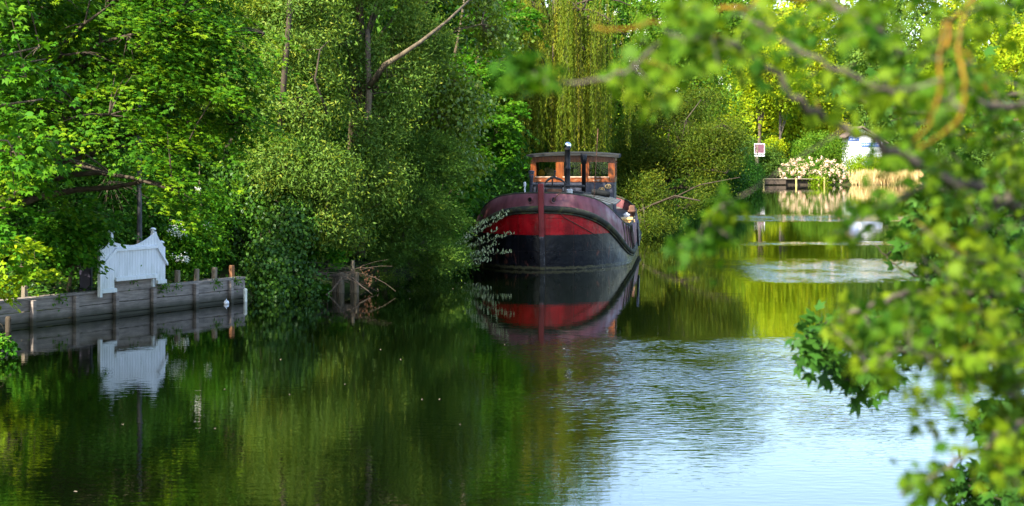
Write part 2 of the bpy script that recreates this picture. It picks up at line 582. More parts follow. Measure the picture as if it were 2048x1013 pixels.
L1 = lane(22.0, 43.5, 12, 3.0, -.6, 2.6)
L2 = lane(59.0, 75.0, 3, 7, 6.2, 8.5)
L3 = lane(82.5, 87, 1.5, 2, 8.5, 10.5)
L4 = lane(110, 124, 4, 5, 9.5, 12.5)
lanes = math_node(nt, 'ADD', math_node(nt, 'ADD', math_node(nt, 'MULTIPLY', L1, 1.5), math_node(nt, 'MULTIPLY', L2, 2.0)),
                  math_node(nt, 'ADD', math_node(nt, 'MULTIPLY', L3, 1.6), math_node(nt, 'MULTIPLY', L4, 3.4)))
patch = sstep(wn(.55, (1, .45, 1), 3, .6), .36, .62)
lanes = math_node(nt, 'MULTIPLY', lanes, math_node(nt, 'ADD', .35, patch))
near = math_node(nt, 'SUBTRACT', 1.0, sstep(sx.outputs['Y'], 20, 50))
calm = math_node(nt, 'ADD', .0007, math_node(nt, 'MULTIPLY', near, .0016))
hgt = math_node(nt, 'MULTIPLY', wn(4.5, (.7, 1.3, 1), 2, .5), calm)
hgt = math_node(nt, 'ADD', hgt, math_node(nt, 'MULTIPLY', wn(.9, (.6, 1.2, 1), 1, .4), .0016))
hgt = math_node(nt, 'ADD', hgt, math_node(nt, 'MULTIPLY', math_node(nt, 'MULTIPLY', wn(6.2, (.6, 1.1, 1), 2, .5, .3), lanes), .0105))
bp = nt.nodes.new('ShaderNodeBump'); bp.inputs['Strength'].default_value = 1; bp.inputs['Distance'].default_value = 1
L(nt, hgt, bp.inputs['Height']); L(nt, bp.outputs[0], b.inputs['Normal'])
L(nt, b.outputs[0], out.inputs[0])
M_WATER = m
wmb = MB(); wmb.add([(-80, -40, 0), (260, -40, 0), (260, 300, 0), (-80, 300, 0)], [(0, 1, 2, 3)])
tag(wmb.build('water', M_WATER), kind='structure')

# ================================================================== quay, posts, white fence panel
def plank_mat(name, c, seams=()):
    m, nt, out = new_mat(name)
    b = nt.nodes.new('ShaderNodeBsdfPrincipled'); b.inputs['Roughness'].default_value = .85
    n1 = noise(nt, 2.2, 6, .65, (1, 1, 5)); n2 = noise(nt, 9, 4, .6, (.15, 1, 3))
    base = ramp(nt, n1, [(.28, tuple(x * .45 for x in c)), (.5, c), (.72, tuple(min(1, x * 1.5) for x in c))])
    fine = ramp(nt, n2, [(.3, (.55, .55, .55)), (.6, (1, 1, 1))])
    mu = nt.nodes.new('ShaderNodeMix'); mu.data_type = 'RGBA'; mu.blend_type = 'MULTIPLY'; mu.inputs[0].default_value = 1
    L(nt, base, mu.inputs[6]); L(nt, fine, mu.inputs[7])
    tc = nt.nodes.new('ShaderNodeTexCoord'); sz = nt.nodes.new('ShaderNodeSeparateXYZ'); L(nt, tc.outputs['Object'], sz.inputs[0])
    wv = math_node(nt, 'ADD', sz.outputs['Z'], math_node(nt, 'MULTIPLY', noise(nt, 3, 4), -.12))
    mr = nt.nodes.new('ShaderNodeMapRange'); mr.inputs['From Min'].default_value = .03; mr.inputs['From Max'].default_value = .24
    L(nt, wv, mr.inputs['Value'])
    L(nt, mixc(nt, mr.outputs[0], (.035, .032, .016), mu.outputs[2]), b.inputs['Base Color'])
    bp = nt.nodes.new('ShaderNodeBump'); bp.inputs['Distance'].default_value = .004; L(nt, n2, bp.inputs['Height']); L(nt, bp.outputs[0], b.inputs['Normal'])
    L(nt, b.outputs[0], out.inputs[0])
    return m


M_PLANK = plank_mat('weathered_planks', (.25, .205, .17))
M_QPOST = plank_mat('quay_post_wood', (.27, .22, .185))
qrz = math.atan2(qd[1], qd[0])
QL = float(np.linalg.norm(QB - QA))
quay = empty('retaining_wall', (QA[0], QA[1], 0), qrz)
tag(quay, 'grey weathered plank retaining wall along the canal under the white fence', 'retaining wall')
rnd = random.Random(5)
qposts = [-16, -14, -12, -10.2, -8.4, -6.6, -4.9, -3.2, -1.7] + [quay_s(p) for p in (62, 148, 228, 303, 388, 458)]
mb = MB()
edges = [-18] + qposts + [QL]
for a, b_ in zip(edges[:-1], edges[1:]):
    for z0, z1 in ((-.35, .060), (.078, .312), (.330, .575)):
        j = rnd.uniform(-.012, .012); t = rnd.uniform(-.006, .006)
        mb.add([(a + .004, j, z0 + t), (b_ - .004, j + rnd.uniform(-.01, .01), z0 - t), (b_ - .004, j, z1 - t), (a + .004, j, z1 + t),
                (a + .004, .09, z0 + t), (b_ - .004, .09, z0 - t), (b_ - .004, .09, z1 - t), (a + .004, .09, z1 + t)],
               [(0, 1, 2, 3), (5, 4, 7, 6), (3, 2, 6, 7), (1, 0, 4, 5), (0, 3, 7, 4), (2, 1, 5, 6)])
mb.box(QL, QL + .06, 0, 1.4, -.4, .55)
mb.bevbox(quay_s(222), quay_s(302), -.028, .06, .585, .72, .006)
mb.bevbox(quay_s(222), quay_s(302), -.036, .07, .728, .845, .006)
mb.build('planks', M_PLANK, quay)
for s in qposts:
    p = MB(); h = rnd.uniform(.555, .60); w_ = .065
    p.bevbox(s - w_, s + w_, -.115, -.018, -.6, h, .012)
    p.build('post', M_QPOST, quay)
cp = MB(); x = -18
while x < QL:
    x2 = min(x + rnd.uniform(1.6, 2.6), QL + .05)
    z = .578 + rnd.uniform(0, .012)
    cp.bevbox(x + .004, x2 - .004, -.03, .24, z, z + .05, .008)
    x = x2
cp.build('coping', M_PLANK, quay)


def qpt(s, off, z):
    p = QA + qd * s + qn * off
    return (p[0], p[1], z)


names = ['weathered stake behind the plank wall, first one to the right of the white fence',
         'weathered stake behind the plank wall, second one to the right of the white fence',
         'weathered stake behind the plank wall, third one to the right of the white fence',
         'weathered stake behind the plank wall, fourth one to the right of the white fence',
         'reddish brown stake at the plank wall end against the dark ivy',
         'dark stake behind the plank wall under the hanging maple leaves, beside the white fence',
         'dark stake behind the plank wall close to the picture edge']
for (px, top, wid, mt), lb in zip(((337, 548, .055, M_STUMP), (382, 541, .06, M_STUMP), (420, 538, .055, M_STUMP), (455, 535, .06, M_STUMP),
                                   (490, 531, .06, M_REDWOOD), (93, 572, .06, M_STUMP), (30, 588, .06, M_STUMP)), names):
    off = .34 if px > 300 else .5
    q = QA + qd * quay_s(px) + qn * off
    s = quay_s(px) - off * .35
    q = QA + qd * s + qn * off
    zt = CH + (HZ - top) * q[1] / F
    t = MB(); a = rnd.uniform(-.03, .03)
    t.bevbox(-wid, wid, -wid, wid, -.3, zt - .5, .015)
    o = t.build('wooden_stake', mt); o.location = (q[0], q[1], .5); o.rotation_euler = (a, rnd.uniform(-.02, .04), qrz + rnd.uniform(-.3, .3))
    tag(o, lb, 'stake', 'stakes behind the plank wall')
# mooring pile in the water
t = MB(); t.lathe((0, 0, 0), [(.07, -.8), (.068, .25), (.06, .33), (.03, .345)], 10)
o = t.build('mooring_pile', M_BARKD, None, True); q = P(30, 655, 44.3); o.location = (q[0], q[1] - .6, 0)
tag(o, 'short dark round pile standing in the water before the plank wall', 'mooring pile')
# white marker pipe at the end of the wall
M_WPAINT = surf('white_paint', [(.3, (.66, .68, .72)), (.6, (.78, .79, .82))], 3, .5, .4)
M_WGLOSS = surf('cream_paint', [(.3, (.62, .60, .45)), (.6, (.8, .78, .66))], 6, .5, .4)
t = MB(); t.bevbox(-.05, .05, -.03, .03, -.3, .30, .01)
t.lathe((0, 0, 0), [(.055, .29), (.05, .33), (.02, .35)], 10)
o = t.build('marker_post', M_WGLOSS); o.location = qpt(quay_s(480), -.17, .0); o.rotation_euler = (0, 0, qrz)
tag(o, 'small cream white marker post at the waterline where the plank wall ends', 'marker post')

t = MB(); t.bevbox(-.17, .17, -.15, .15, 0, .62, .03); t.bevbox(-.19, .19, -.17, .17, .62, .67, .02)
M_BIN = surf('dark_navy_plastic', [(.3, (.012, .010, .022)), (.7, (.025, .022, .04))], 4, .5, .4)
q = P(172, 500, 48.6); o = t.build('storage_box', M_BIN); o.location = (q[0], 48.6, 1.25)
t = MB(); t.bevbox(-.14, .14, -.12, .12, -.9, -.004, .02); t.build('plinth', M_BIN, o)
tag(o, 'dark navy box half hidden in the leaves next to the white fence', 'box')
t = MB(); t.lathe((0, 0, .03), [(.02, -.06), (.06, -.04), (.075, 0), (.06, .045), (.02, .065)], 12)
t.tube([(0, 0, .08), (0, .02, .13)], .012, 6)
o = t.build('float', M_WPAINT, None, True); o.location = qpt(quay_s(440), -.2, 0)
tag(o, 'small white float lying in the water at the foot of the plank wall', 'float')

# --- white fence panel
gate = empty('picket_screen', qpt(0, 0, 0), qrz)
tag(gate, 'white picket fence panel with stepped foot and ball capped posts on the plank wall', 'fence')
m, nt, out = new_mat('white_fence_paint')
b = nt.nodes.new('ShaderNodeBsdfPrincipled'); b.inputs['Roughness'].default_value = .45
n1 = noise(nt, 5, 5, .6, (1, 1, .3))
fc = ramp(nt, n1, [(.25, (.66, .67, .67)), (.5, (.83, .83, .85)), (.8, (.88, .88, .89))])
tc = nt.nodes.new('ShaderNodeTexCoord'); sz = nt.nodes.new('ShaderNodeSeparateXYZ'); L(nt, tc.outputs['Object'], sz.inputs[0])
zz = math_node(nt, 'ADD', sz.outputs['Z'], math_node(nt, 'MULTIPLY', noise(nt, 7, 5, .65, (1, 1, .35)), -1.1))
mr = nt.nodes.new('ShaderNodeMapRange'); mr.inputs['From Min'].default_value = .62; mr.inputs['From Max'].default_value = .10; mr.inputs['To Max'].default_value = .5
L(nt, zz, mr.inputs['Value'])
L(nt, mixc(nt, mr.outputs[0], fc, (.40, .43, .33)), b.inputs['Base Color'])
L(nt, b.outputs[0], out.inputs[0]); M_FENCE = m
S0, S1, S2, S3 = quay_s(190), quay_s(219), quay_s(303), quay_s(322)
YF = -.15                                       # front of the pickets, over the water side


def top_z(s):
    if s < S1: u = (S1 - s) / (S1 - S0); return 1.60 + .36 * (1 - u) ** 1.6
    if s > S2: u = (s - S2) / (S3 - S2); return 1.58 + .38 * (1 - u) ** 1.6
    u = (s - S1) / (S2 - S1) * 2 - 1.0; return 1.685 + (.10 * abs(u) ** 2 if u < -.1 else .26 * max(u + .1, 0) ** 1.5)


def bot_z(s):
    return .60 if s < S1 + .02 else (.70 if s > S2 - .01 else .88)


def rail_z(s):
    if s < S1: return 1.24 + (1.62 - 1.24) * (s - S0) / (S1 - S0)
    if s > S2: return 1.63 - .43 * (s - S2) / (S3 - S2)
    return 1.625


pk = MB(); s = S0 + .05; wk = .062
while s < S3 - .05:
    z0, z1 = bot_z(s + wk / 2), top_z(s + wk / 2)
    za = top_z(s); zb = top_z(s + wk)
    y = YF
    v = [(s, y, z0), (s + wk - .012, y, z0), (s + wk - .012, y, zb), (s, y, za), (s, y + .022, z0), (s + wk - .012, y + .022, z0), (s + wk - .012, y + .022, zb), (s, y + .022, za)]
    pk.add(v, [(0, 1, 2, 3), (5, 4, 7, 6), (3, 2, 6, 7), (1, 0, 4, 5), (0, 3, 7, 4), (2, 1, 5, 6)])
    s += wk
# backing boards seen through the joints
bk = [(S0 + .05, .62), (S1, .62), (S1, .9), (S2, .9), (S2, .72), (S3 - .04, .72), (S3 - .04, 1.45), (S2, 1.66), (S1, 1.66), (S0 + .05, 1.5)]
pk.prism(bk, YF + .026, YF + .04)
pk.build('pickets', M_FENCE, gate)


def rail(name, sa, za, sb, zb, h=.085, d=.05, y=YF):
    t = MB()
    v = [(sa, y - d, za - h / 2), (sb, y - d, zb - h / 2), (sb, y - d, zb + h / 2 - .015), (sa, y - d, za + h / 2 - .015),
         (sa, y - .003, za - h / 2), (sb, y - .003, zb - h / 2), (sb, y - .003, zb + h / 2), (sa, y - .003, za + h / 2)]
    t.add(v, [(0, 1, 2, 3), (5, 4, 7, 6), (3, 2, 6, 7), (1, 0, 4, 5), (0, 3, 7, 4), (2, 1, 5, 6)])
    return t.build(name, M_FENCE, gate)


rail('rail', S0 + .04, 1.22, S1 + .02, 1.60)
rail('rail', S1 + .024, 1.605, S2 + .01, 1.615)
rail('rail', S2 + .014, 1.60, S3 + .03, 1.17)
rail('rail', S0 + .04, .64, S1 + .04, .64, .10)
rail('rail', S1 + .02, .895, S2, .895, .10)
rail('rail', S2 + .004, .74, S3 - .02, .74, .10)
for s, z0, z1, y in ((S0, .50, 1.62, YF + .0), (S1 - .02, .62, 1.96, YF + .09), (S2 - .02, .62, 1.96, YF + .09), (S3 - .03, .62, 1.62, YF + .12)):
    t = MB(); t.bevbox(s - .045, s + .045, y - .045, y + .045, z0, z1, .008)
    po = t.build('fence_post', M_FENCE, gate)
    c = MB(); c.lathe((s, y, z1), [(.05, .002), (.055, .012), (.035, .03), (.03, .045), (.062, .055), (.082, .068), (.075, .09), (.05, .11), (.015, .122)], 14)
    c.build('post_cap', M_FENCE, po, True)

# dark lamp post behind the fence
M_IRON = surf('dark_iron', [(.3, (.03, .03, .032)), (.7, (.07, .065, .065))], 8, .6, .4)
t = MB(); q = P(279, 470, 50.6); t.lathe((0, 0, 0), [(.10, 0), (.095, .3), (.075, .35), (.058, 2.9), (.05, 3.8), (.045, 4.6)], 10)
t.tube([(0, 0, 4.6), (0, 0, 4.75), (.12, 0, 4.95), (.4, 0, 5.02)], .035, 8)
t.lathe((.5, 0, 4.95), [(.03, .09), (.12, .05), (.16, -.02), (.10, -.06)], 10)
o = t.build('lamp_post', M_IRON, None, True); o.location = (q[0], 50.6, gz(q[0], 50.6))
tag(o, 'slim dark lamp post rising into the leaves behind the white fence', 'lamp post')

# old stump jetty in the dead branches
jt = empty('ruined_jetty', tuple(P(690, 0, 55.8)[:2]) + (0,))
tag(jt, 'rotten grey jetty posts with a cross board under dead branches', 'jetty')


def jx(px): return (px - 690) * 55.8 / F


for px, top, w0, dy in ((668, 549, .09, .25), (681, 545, .10, 0), (703, 522, .065, .2), (712, 545, .075, 0)):
    t = MB(); zt = CH + (HZ - top) * 55.8 / F
    t.tube([(jx(px), dy, -.5), (jx(px) + .01, dy, zt * .5), (jx(px) + .02, dy, zt)], [w0 * 1.15, w0, w0 * .85], 9)
    t.build('pile', M_STUMPD, jt, False)
t = MB(); t.bevbox(jx(684), jx(703), .08, .14, CH + (HZ - 561) * 55.8 / F, CH + (HZ - 548) * 55.8 / F, .008)
t.build('cross_board', M_STUMPD, jt)
# dead branch heap
r = np.random.default_rng(11)
t = MB(); c0 = P(688, 552, 55.6)
for i in range(30):
    a = c0 + r.normal(0, 1, 3) * (.25, .35, .10)
    d = np.array((r.choice([-1, 1]) * r.uniform(.5, 1.2), r.uniform(-.7, .3), r.normal(-.05, .28)))
    ln = r.uniform(.5, 1.5)
    e = a + d * ln; e[2] = max(e[2], .02 - .3 * (r.random() < .2))
    mid = (a + e) / 2 + r.normal(0, .07, 3) + (0, 0, .12)
    rr = r.uniform(.004, .012)
    t.tube(bez(a, mid, e, 5) - c0, list(np.linspace(rr, rr * .4, 5)), 4)
for pts in ([P(681, 560, 55.3), P(665, 580, 55.1), P(645, 596, 54.9)], [P(705, 556, 55.4), P(722, 572, 55.2), P(738, 583, 55)]):
    t.tube(np.array(pts) - c0, [.025, .02, .012], 5)
o = t.build('brushwood', M_DEAD); o.location = c0
tag(o, 'tangle of dead grey branches lying over the rotten jetty posts', 'dead branches')
lv = Leaves()
for (px, py, sx_, sz_, n) in ((728, 548, .16, .14, 60), (735, 566, .12, .10, 40)):
    c = P(px, py, 56)
    p = c + r.normal(0, 1, (n, 3)) * (sx_, .15, sz_)
    lv.add(p, r.normal(0, 1, (n, 3)) - (0, 0, .8), r.normal(0, 1, (n, 3)), r.uniform(.05, .11, n), .5, T_RHOMB, r.random(n))
o = lv.build('withered_foliage', LM['brown'], None, c0); o.location = c0
tag(o, 'bunch of withered red brown leaves hanging beside the rotten jetty', 'dead leaves')

# ================================================================== the barge (local x = to the right in the photo, y = aft)
BA = rad(-5.0)
barge = empty('barge', (.98, 66, 0), BA)
tag(barge, 'old moored river barge with red and black bow and orange wooden wheelhouse', 'barge')


def paint(name, stops, rough=.4, streak=.35, rust=(.12, .05, .03), rust_lo=.62, bump=.006, moss=True, split=None, plates=False, spec=.18):
    """weathered hull paint: worn blotches, vertical streaks, rust, weed at the waterline"""
    m, nt, out = new_mat(name)
    b = nt.nodes.new('ShaderNodeBsdfPrincipled'); b.inputs['Roughness'].default_value = rough; b.inputs['Specular IOR Level'].default_value = spec
    c = ramp(nt, noise(nt, 1.1, 6, .62), stops)
    tc = nt.nodes.new('ShaderNodeTexCoord'); sz = nt.nodes.new('ShaderNodeSeparateXYZ'); L(nt, tc.outputs['Object'], sz.inputs[0])
    if split:
        z0, low = split
        zz = math_node(nt, 'ADD', sz.outputs['Z'], math_node(nt, 'MULTIPLY', math_node(nt, 'SUBTRACT', noise(nt, 6, 3), .5), .03))
        k = math_node(nt, 'GREATER_THAN', zz, z0)
        c2 = ramp(nt, noise(nt, 1.6, 6, .65), low)
        c = mixc(nt, k, c2, c)
    st = ramp(nt, noise(nt, 5, 4, .6, (1, 1, .09)), [(.35, (1 - streak,) * 3), (.62, (1, 1, 1))])
    mu = nt.nodes.new('ShaderNodeMix'); mu.data_type = 'RGBA'; mu.blend_type = 'MULTIPLY'; mu.inputs[0].default_value = 1
    L(nt, c, mu.inputs[6]); L(nt, st, mu.inputs[7]); c = mu.outputs[2]
    rn = noise(nt, 3.3, 8, .72, (1, 1, .45))
    c = mixc(nt, ramp(nt, rn, [(rust_lo, (0, 0, 0)), (rust_lo + .07, (.8, .8, .8))]), c, rust)
    if moss:
        wv = math_node(nt, 'ADD', sz.outputs['Z'], math_node(nt, 'MULTIPLY', noise(nt, 4, 5), -.16))
        mr = nt.nodes.new('ShaderNodeMapRange'); mr.inputs['From Min'].default_value = .015; mr.inputs['From Max'].default_value = .05
        L(nt, wv, mr.inputs['Value'])
        mr2 = nt.nodes.new('ShaderNodeMapRange'); mr2.inputs['From Min'].default_value = -.06; mr2.inputs['From Max'].default_value = -.03
        L(nt, wv, mr2.inputs['Value'])
        weed = mixc(nt, mr2.outputs[0], (.012, .012, .008), (.075, .07, .035))
        c = mixc(nt, mr.outputs[0], weed, c)
    L(nt, c, b.inputs['Base Color'])
    L(nt, ramp(nt, noise(nt, 2.5, 5), [(.3, (rough * .75,) * 3), (.7, (min(1, rough * 1.5),) * 3)]), b.inputs['Roughness'])
    bp = nt.nodes.new('ShaderNodeBump'); bp.inputs['Distance'].default_value = bump
    seam = []
    hh = math_node(nt, 'ADD', noise(nt, 1.2, 3), math_node(nt, 'MULTIPLY', noise(nt, 9, 5), .18))
    if plates:
        for ax, per in (('Z', .55), ('X', .92)):
            fr_ = math_node(nt, 'FRACT', math_node(nt, 'ADD', math_node(nt, 'DIVIDE', sz.outputs[ax], per), 10.37))
            ln_ = math_node(nt, 'LESS_THAN', math_node(nt, 'ABSOLUTE', math_node(nt, 'SUBTRACT', fr_, .5)), .014)
            hh = math_node(nt, 'SUBTRACT', hh, math_node(nt, 'MULTIPLY', ln_, .22))
            seam.append(ln_)
    for q_ in seam:
        c = mixc(nt, math_node(nt, 'MULTIPLY', q_, .38), c, (.03, .015, .012))
    L(nt, c, b.inputs['Base Color'])
    L(nt, hh, bp.inputs['Height'])
    L(nt, bp.outputs[0], b.inputs['Normal'])
    L(nt, b.outputs[0], out.inputs[0])
    return m


M_HULL = paint('hull_red_and_black', [(.28, (.18, .003, .006)), (.5, (.39, .004, .009)), (.66, (.45, .014, .018)), (.8, (.46, .08, .07))], .30, .42, (.13, .045, .03), .585, .035, plates=True, spec=.22,
               split=(1.165, [(.3, (.003, .003, .004)), (.55, (.007, .007, .010)), (.68, (.018, .019, .026)), (.82, (.05, .052, .06))]))
M_BULW = paint('faded_maroon_paint', [(.28, (.135, .042, .050)), (.5, (.19, .062, .072)), (.72, (.26, .13, .125))], .5, .3, (.10, .06, .045), .60, .006, False)
M_STEM = paint('stem_red', [(.3, (.17, .022, .022)), (.6, (.26, .04, .04))], .5, .35, (.10, .045, .03), .55, .004,
               split=(1.12, [(.3, (.012, .012, .014)), (.5, (.03, .03, .033)), (.60, (.30, .30, .29))]))
M_RUB = surf('tarred_strake', [(.30, (.012, .012, .010)), (.5, (.03, .032, .020)), (.64, (.075, .075, .025)), (.8, (.13, .115, .05))], 3.5, .8, .3, .012, 14)
M_TAR = surf('tar_black', [(.3, (.005, .005, .006)), (.7, (.015, .015, .018))], 3, .55, .3, .003, 20)
M_NAVY = surf('dark_blue_steel', [(.3, (.018, .020, .032)), (.6, (.04, .042, .06)), (.8, (.07, .065, .075))], 3, .5, .4, .002, 20)
M_STEELG = surf('grey_deck_paint', [(.3, (.045, .05, .046)), (.55, (.09, .095, .09)), (.75, (.16, .16, .145))], 2.5, .7, .3, .003, 18)
M_VARN = surf('orange_varnished_wood', [(.25, (.05, .010, .002)), (.5, (.18, .040, .003)), (.75, (.29, .085, .008))], 3.5, .38, .5, .003, 16, (2.5, 2.5, .7))
M_VARNW = surf('worn_varnish', [(.32, (.06, .015, .006)), (.48, (.19, .040, .005)), (.60, (.24, .09, .028)), (.66, (.33, .24, .18))], 5, .6, .3, .003, 16, (.8, 1, 2))
M_ROOF = surf('weathered_roof_boards', [(.3, (.010, .011, .011)), (.55, (.022, .023, .022)), (.78, (.05, .048, .044))], 4, .85, .2, .006, 14, (.4, 3, 3))
M_RUST = surf('rusty_iron', [(.3, (.05, .025, .015)), (.55, (.13, .06, .035)), (.78, (.22, .13, .09))], 6, .85, .3, .006, 24)
M_DKIRON = surf('black_iron', [(.3, (.012, .012, .012)), (.6, (.035, .03, .027)), (.8, (.09, .06, .04))], 8, .6, .4, .003, 24)
M_CHROME = surf('polished_steel', [(.4, (.82, .82, .82)), (.6, (.9, .9, .9))], 4, .10, .5, metal=1.0)
M_BRASS = surf('dull_brass', [(.3, (.22, .14, .05)), (.7, (.45, .31, .12))], 12, .5, .4)
M_RUBBER = surf('black_rubber', [(.3, (.005, .006, .006)), (.7, (.014, .015, .015))], 6, .7, .15, .003, 20)
M_ROPE = surf('tarred_rope', [(.3, (.02, .018, .014)), (.7, (.07, .06, .045))], 30, .9, .1, .003, 60)
M_ORANGE = surf('orange_plastic', [(.3, (.62, .22, .01)), (.7, (.75, .32, .02))], 5, .45, .4)
M_TAN = surf('tan_wicker', [(.3, (.30, .16, .06)), (.7, (.48, .29, .13))], 20, .8, .2, .004, 40)
M_PINE = surf('fresh_pine', [(.3, (.50, .30, .09)), (.7, (.66, .45, .18))], 3, .6, .3, .002, 20, (.3, 3, 3))
M_WHITE = surf('white_plastic', [(.3, (.55, .55, .53)), (.7, (.72, .72, .70))], 5, .5, .4)

gm, nt, out = new_mat('window_glass')
tr_ = nt.nodes.new('ShaderNodeBsdfTransparent'); tr_.inputs[0].default_value = (.78, .84, .80, 1)
gl = nt.nodes.new('ShaderNodeBsdfGlossy'); gl.inputs['Roughness'].default_value = .02
fr = nt.nodes.new('ShaderNodeFresnel'); fr.inputs[0].default_value = 1.5
mx = nt.nodes.new('ShaderNodeMixShader')
L(nt, math_node(nt, 'MULTIPLY', fr.outputs[0], 1.7, True), mx.inputs[0]); L(nt, tr_.outputs[0], mx.inputs[1]); L(nt, gl.outputs[0], mx.inputs[2]); L(nt, mx.outputs[0], out.inputs[0])
M_GLASS = gm

BB = 2.87
TS = np.array([0, .012, .04, .08, .14, .22, .32, .45, .6, .8, 1, 1.25, 1.5, 1.8, 2.1, 2.45, 2.8, 3.2, 3.6, 4.1, 4.7, 5.4, 6.2, 7.5, 9, 11, 13, 15, 17, 18.5, 19.7, 20.6, 21.3, 21.8, 22.1])


def half(t):
    t = np.asarray(t, float)
    bow = np.sqrt(np.clip(1 - (1 - np.clip(t / 5.6, 0, 1)) ** 2, 0, 1))
    st = np.sqrt(np.clip(1 - (np.clip((t - 15.5) / 7.0, 0, 1)) ** 2.4, 0, 1))
    return BB * bow * st


def zrail(t): return np.interp(t, [0, .5, 1, 1.5, 2, 2.5, 3, 3.6, 4.3, 5.2, 8, 14, 18, 22.2], [2.56, 2.49, 2.39, 2.25, 2.07, 1.86, 1.66, 1.48, 1.36, 1.30, 1.27, 1.32, 1.55, 2.1])
def zrub(t): return np.interp(t, [0, .5, 1, 1.5, 2, 2.5, 3, 3.6, 4.3, 5.2, 8, 14, 18, 22.2], [2.06, 1.94, 1.77, 1.57, 1.33, 1.07, .83, .60, .45, .37, .35, .40, .60, 1.1])


def smooth_curve(fn, t):
    return np.mean([fn(np.clip(t + d, 0, 22.2)) for d in (-.3, -.15, 0, .15, .3)], axis=0) if np.isscalar(t) else np.mean([fn(np.clip(t + d, 0, 22.2)) for d in (-.3, -.15, 0, .15, .3)], axis=0)


ZRA, ZRU = smooth_curve(zrail, TS), smooth_curve(zrub, TS)
ZRA[0] = 2.57; ZRU[0] = 2.06


def outline(t, k=1.0, inset=0.0, sh=0.0):
    """points along the hull at fraction k of the half-breadth, set in by inset"""
    return np.maximum(half(t) * k - inset, 0.0), t + sh


# loop from far side end round the stem to the other end
def girth(zs, k=1.0, inset=0.0, sh=0.0):
    wv, yv = outline(TS, k, inset, sh)
    lft = [(-wv[i], yv[i], zs[i]) for i in range(len(TS) - 1, 0, -1)]
    rgt = [(wv[i], yv[i], zs[i]) for i in range(1, len(TS))]
    return lft + [(0, sh + TS[0], zs[0])] + rgt


def skin(rows):
    n = len(rows[0]); m = MB()
    v = [p for r_ in rows for p in r_]
    f = [(a * n + i, a * n + i + 1, (a + 1) * n + i + 1, (a + 1) * n + i) for a in range(len(rows) - 1) for i in range(n - 1)]
    m.add(v, f)
    return m


rows = []
for q in np.linspace(0, 1, 9):
    z = -.6 + (ZRU + .02 + .6) * q
    k = .90 + .10 * np.sin(np.pi / 2 * min(1, q * 1.15))
    rows.append(girth(z, k, 0, .22 * (1 - q) ** 2))
hm = skin(rows)
# transom
n = len(rows[0])
hm.f += [tuple(r_ * n + n - 1 for r_ in range(9)) + tuple(r_ * n for r_ in reversed(range(9)))]
hm.build('hull', M_HULL, barge, True)
# bulwark, leaning in a little, with an inner face
b0 = girth(ZRU + .06, 1.0, .0, .0)
b1 = girth((ZRU + ZRA) / 2, .992, .01, .05)
b2 = girth(ZRA, .972, .03, .13)
b3 = girth(ZRA, .972, .09, .20)
b4 = girth(ZRA - .5, .985, .09, .20)
skin([b0, b1, b2, b3, b4]).build('bulwark', M_BULW, barge, True)
# rail capping and rubbing strake
t = MB(); t.tube([(p[0] , p[1] + .02, p[2] + .01) for p in girth(ZRA, .972, .055, .16)], .045, 8)
t.build('rail_cap', M_RUB, barge, True)
gp = girth(ZRU, 1.0, -.01, -.02)
t = MB(); rr = [.085 + .03 * math.exp(-((abs(p[1]) - 1.5) / 2.2) ** 2) for p in gp]
t.tube(gp, rr, 10)
t.tube([(p[0] * 1.003, p[1] - .012, p[2] - .13) for p in gp], .03, 6)
t.build('rubbing_strake', M_RUB, barge, True)
# deck
dk = MB(); nT = len(TS)
wv = half(TS) * .972 - .05; zd = np.minimum(ZRA - .42, 1.95); zd = np.maximum(zd, .62 + 0 * zd)
v = [(-max(wv[i], 0), TS[i] + .2, zd[i]) for i in range(nT)] + [(max(wv[i], 0), TS[i] + .2, zd[i]) for i in range(nT)]
dk.add(v, [(i, i + nT, i + nT + 1, i + 1) for i in range(nT - 1)])
dk.build('deck', M_STEELG, barge)
# stem post
t = MB()
prof = [(-.5, .20, .10), (.0, .02, .085), (.6, -.08, .085), (1.12, -.12, .085), (1.9, -.15, .09), (2.45, -.16, .095), (2.84, -.155, .095), (2.88, -.14, .085)]
vs_ = []
for z, y0, w_ in prof:
    lean = -.05 * z / 2.8 + .03
    vs_ += [(lean - w_, y0 + .30, z), (lean - w_, y0 + .015, z), (lean - w_ + .015, y0, z), (lean + w_ - .015, y0, z), (lean + w_, y0 + .015, z), (lean + w_, y0 + .30, z)]
fs_ = [(a * 6 + i, a * 6 + (i + 1) % 6, (a + 1) * 6 + (i + 1) % 6, (a + 1) * 6 + i) for a in range(len(prof) - 1) for i in range(6)] + [tuple(range(42, 48))]
t.add(vs_, fs_)
for z in np.arange(.15, 2.75, .17):
    yy = np.interp(z, [p[0] for p in prof], [p[1] for p in prof])
    for sx_ in (-.055, .055):
        t.lathe((-.05 * z / 2.8 + .03 + sx_, yy - .001, z), [(.014, .0), (.012, -.006), (.006, -.01)], 6, 'y')
t.build('stem_post', M_STEM, barge)
# hawse pipes
for sx_ in (-1, 1):
    tt = .10; xx = sx_ * .385
    zc = 2.33; yy = float(np.interp(.385 / .972, half(TS), TS)) + .03
    t = MB()
    t.lathe((0, 0, 0), [(.072, .03), (.115, .02), (.125, -.012), (.108, -.034), (.082, -.034), (.068, -.005)], 16, 'y')
    ho = t.build('hawse_ring', M_BULW, barge, True)
    ho.location = (xx, yy, zc); ho.rotation_euler = (0, 0, sx_ * .62)
    t = MB(); t.lathe((0, -.006, 0), [(.074, .02), (.074, -.012), (.02, -.012)], 16, 'y')
    h2 = t.build('hawse_hole', M_TAR, ho)
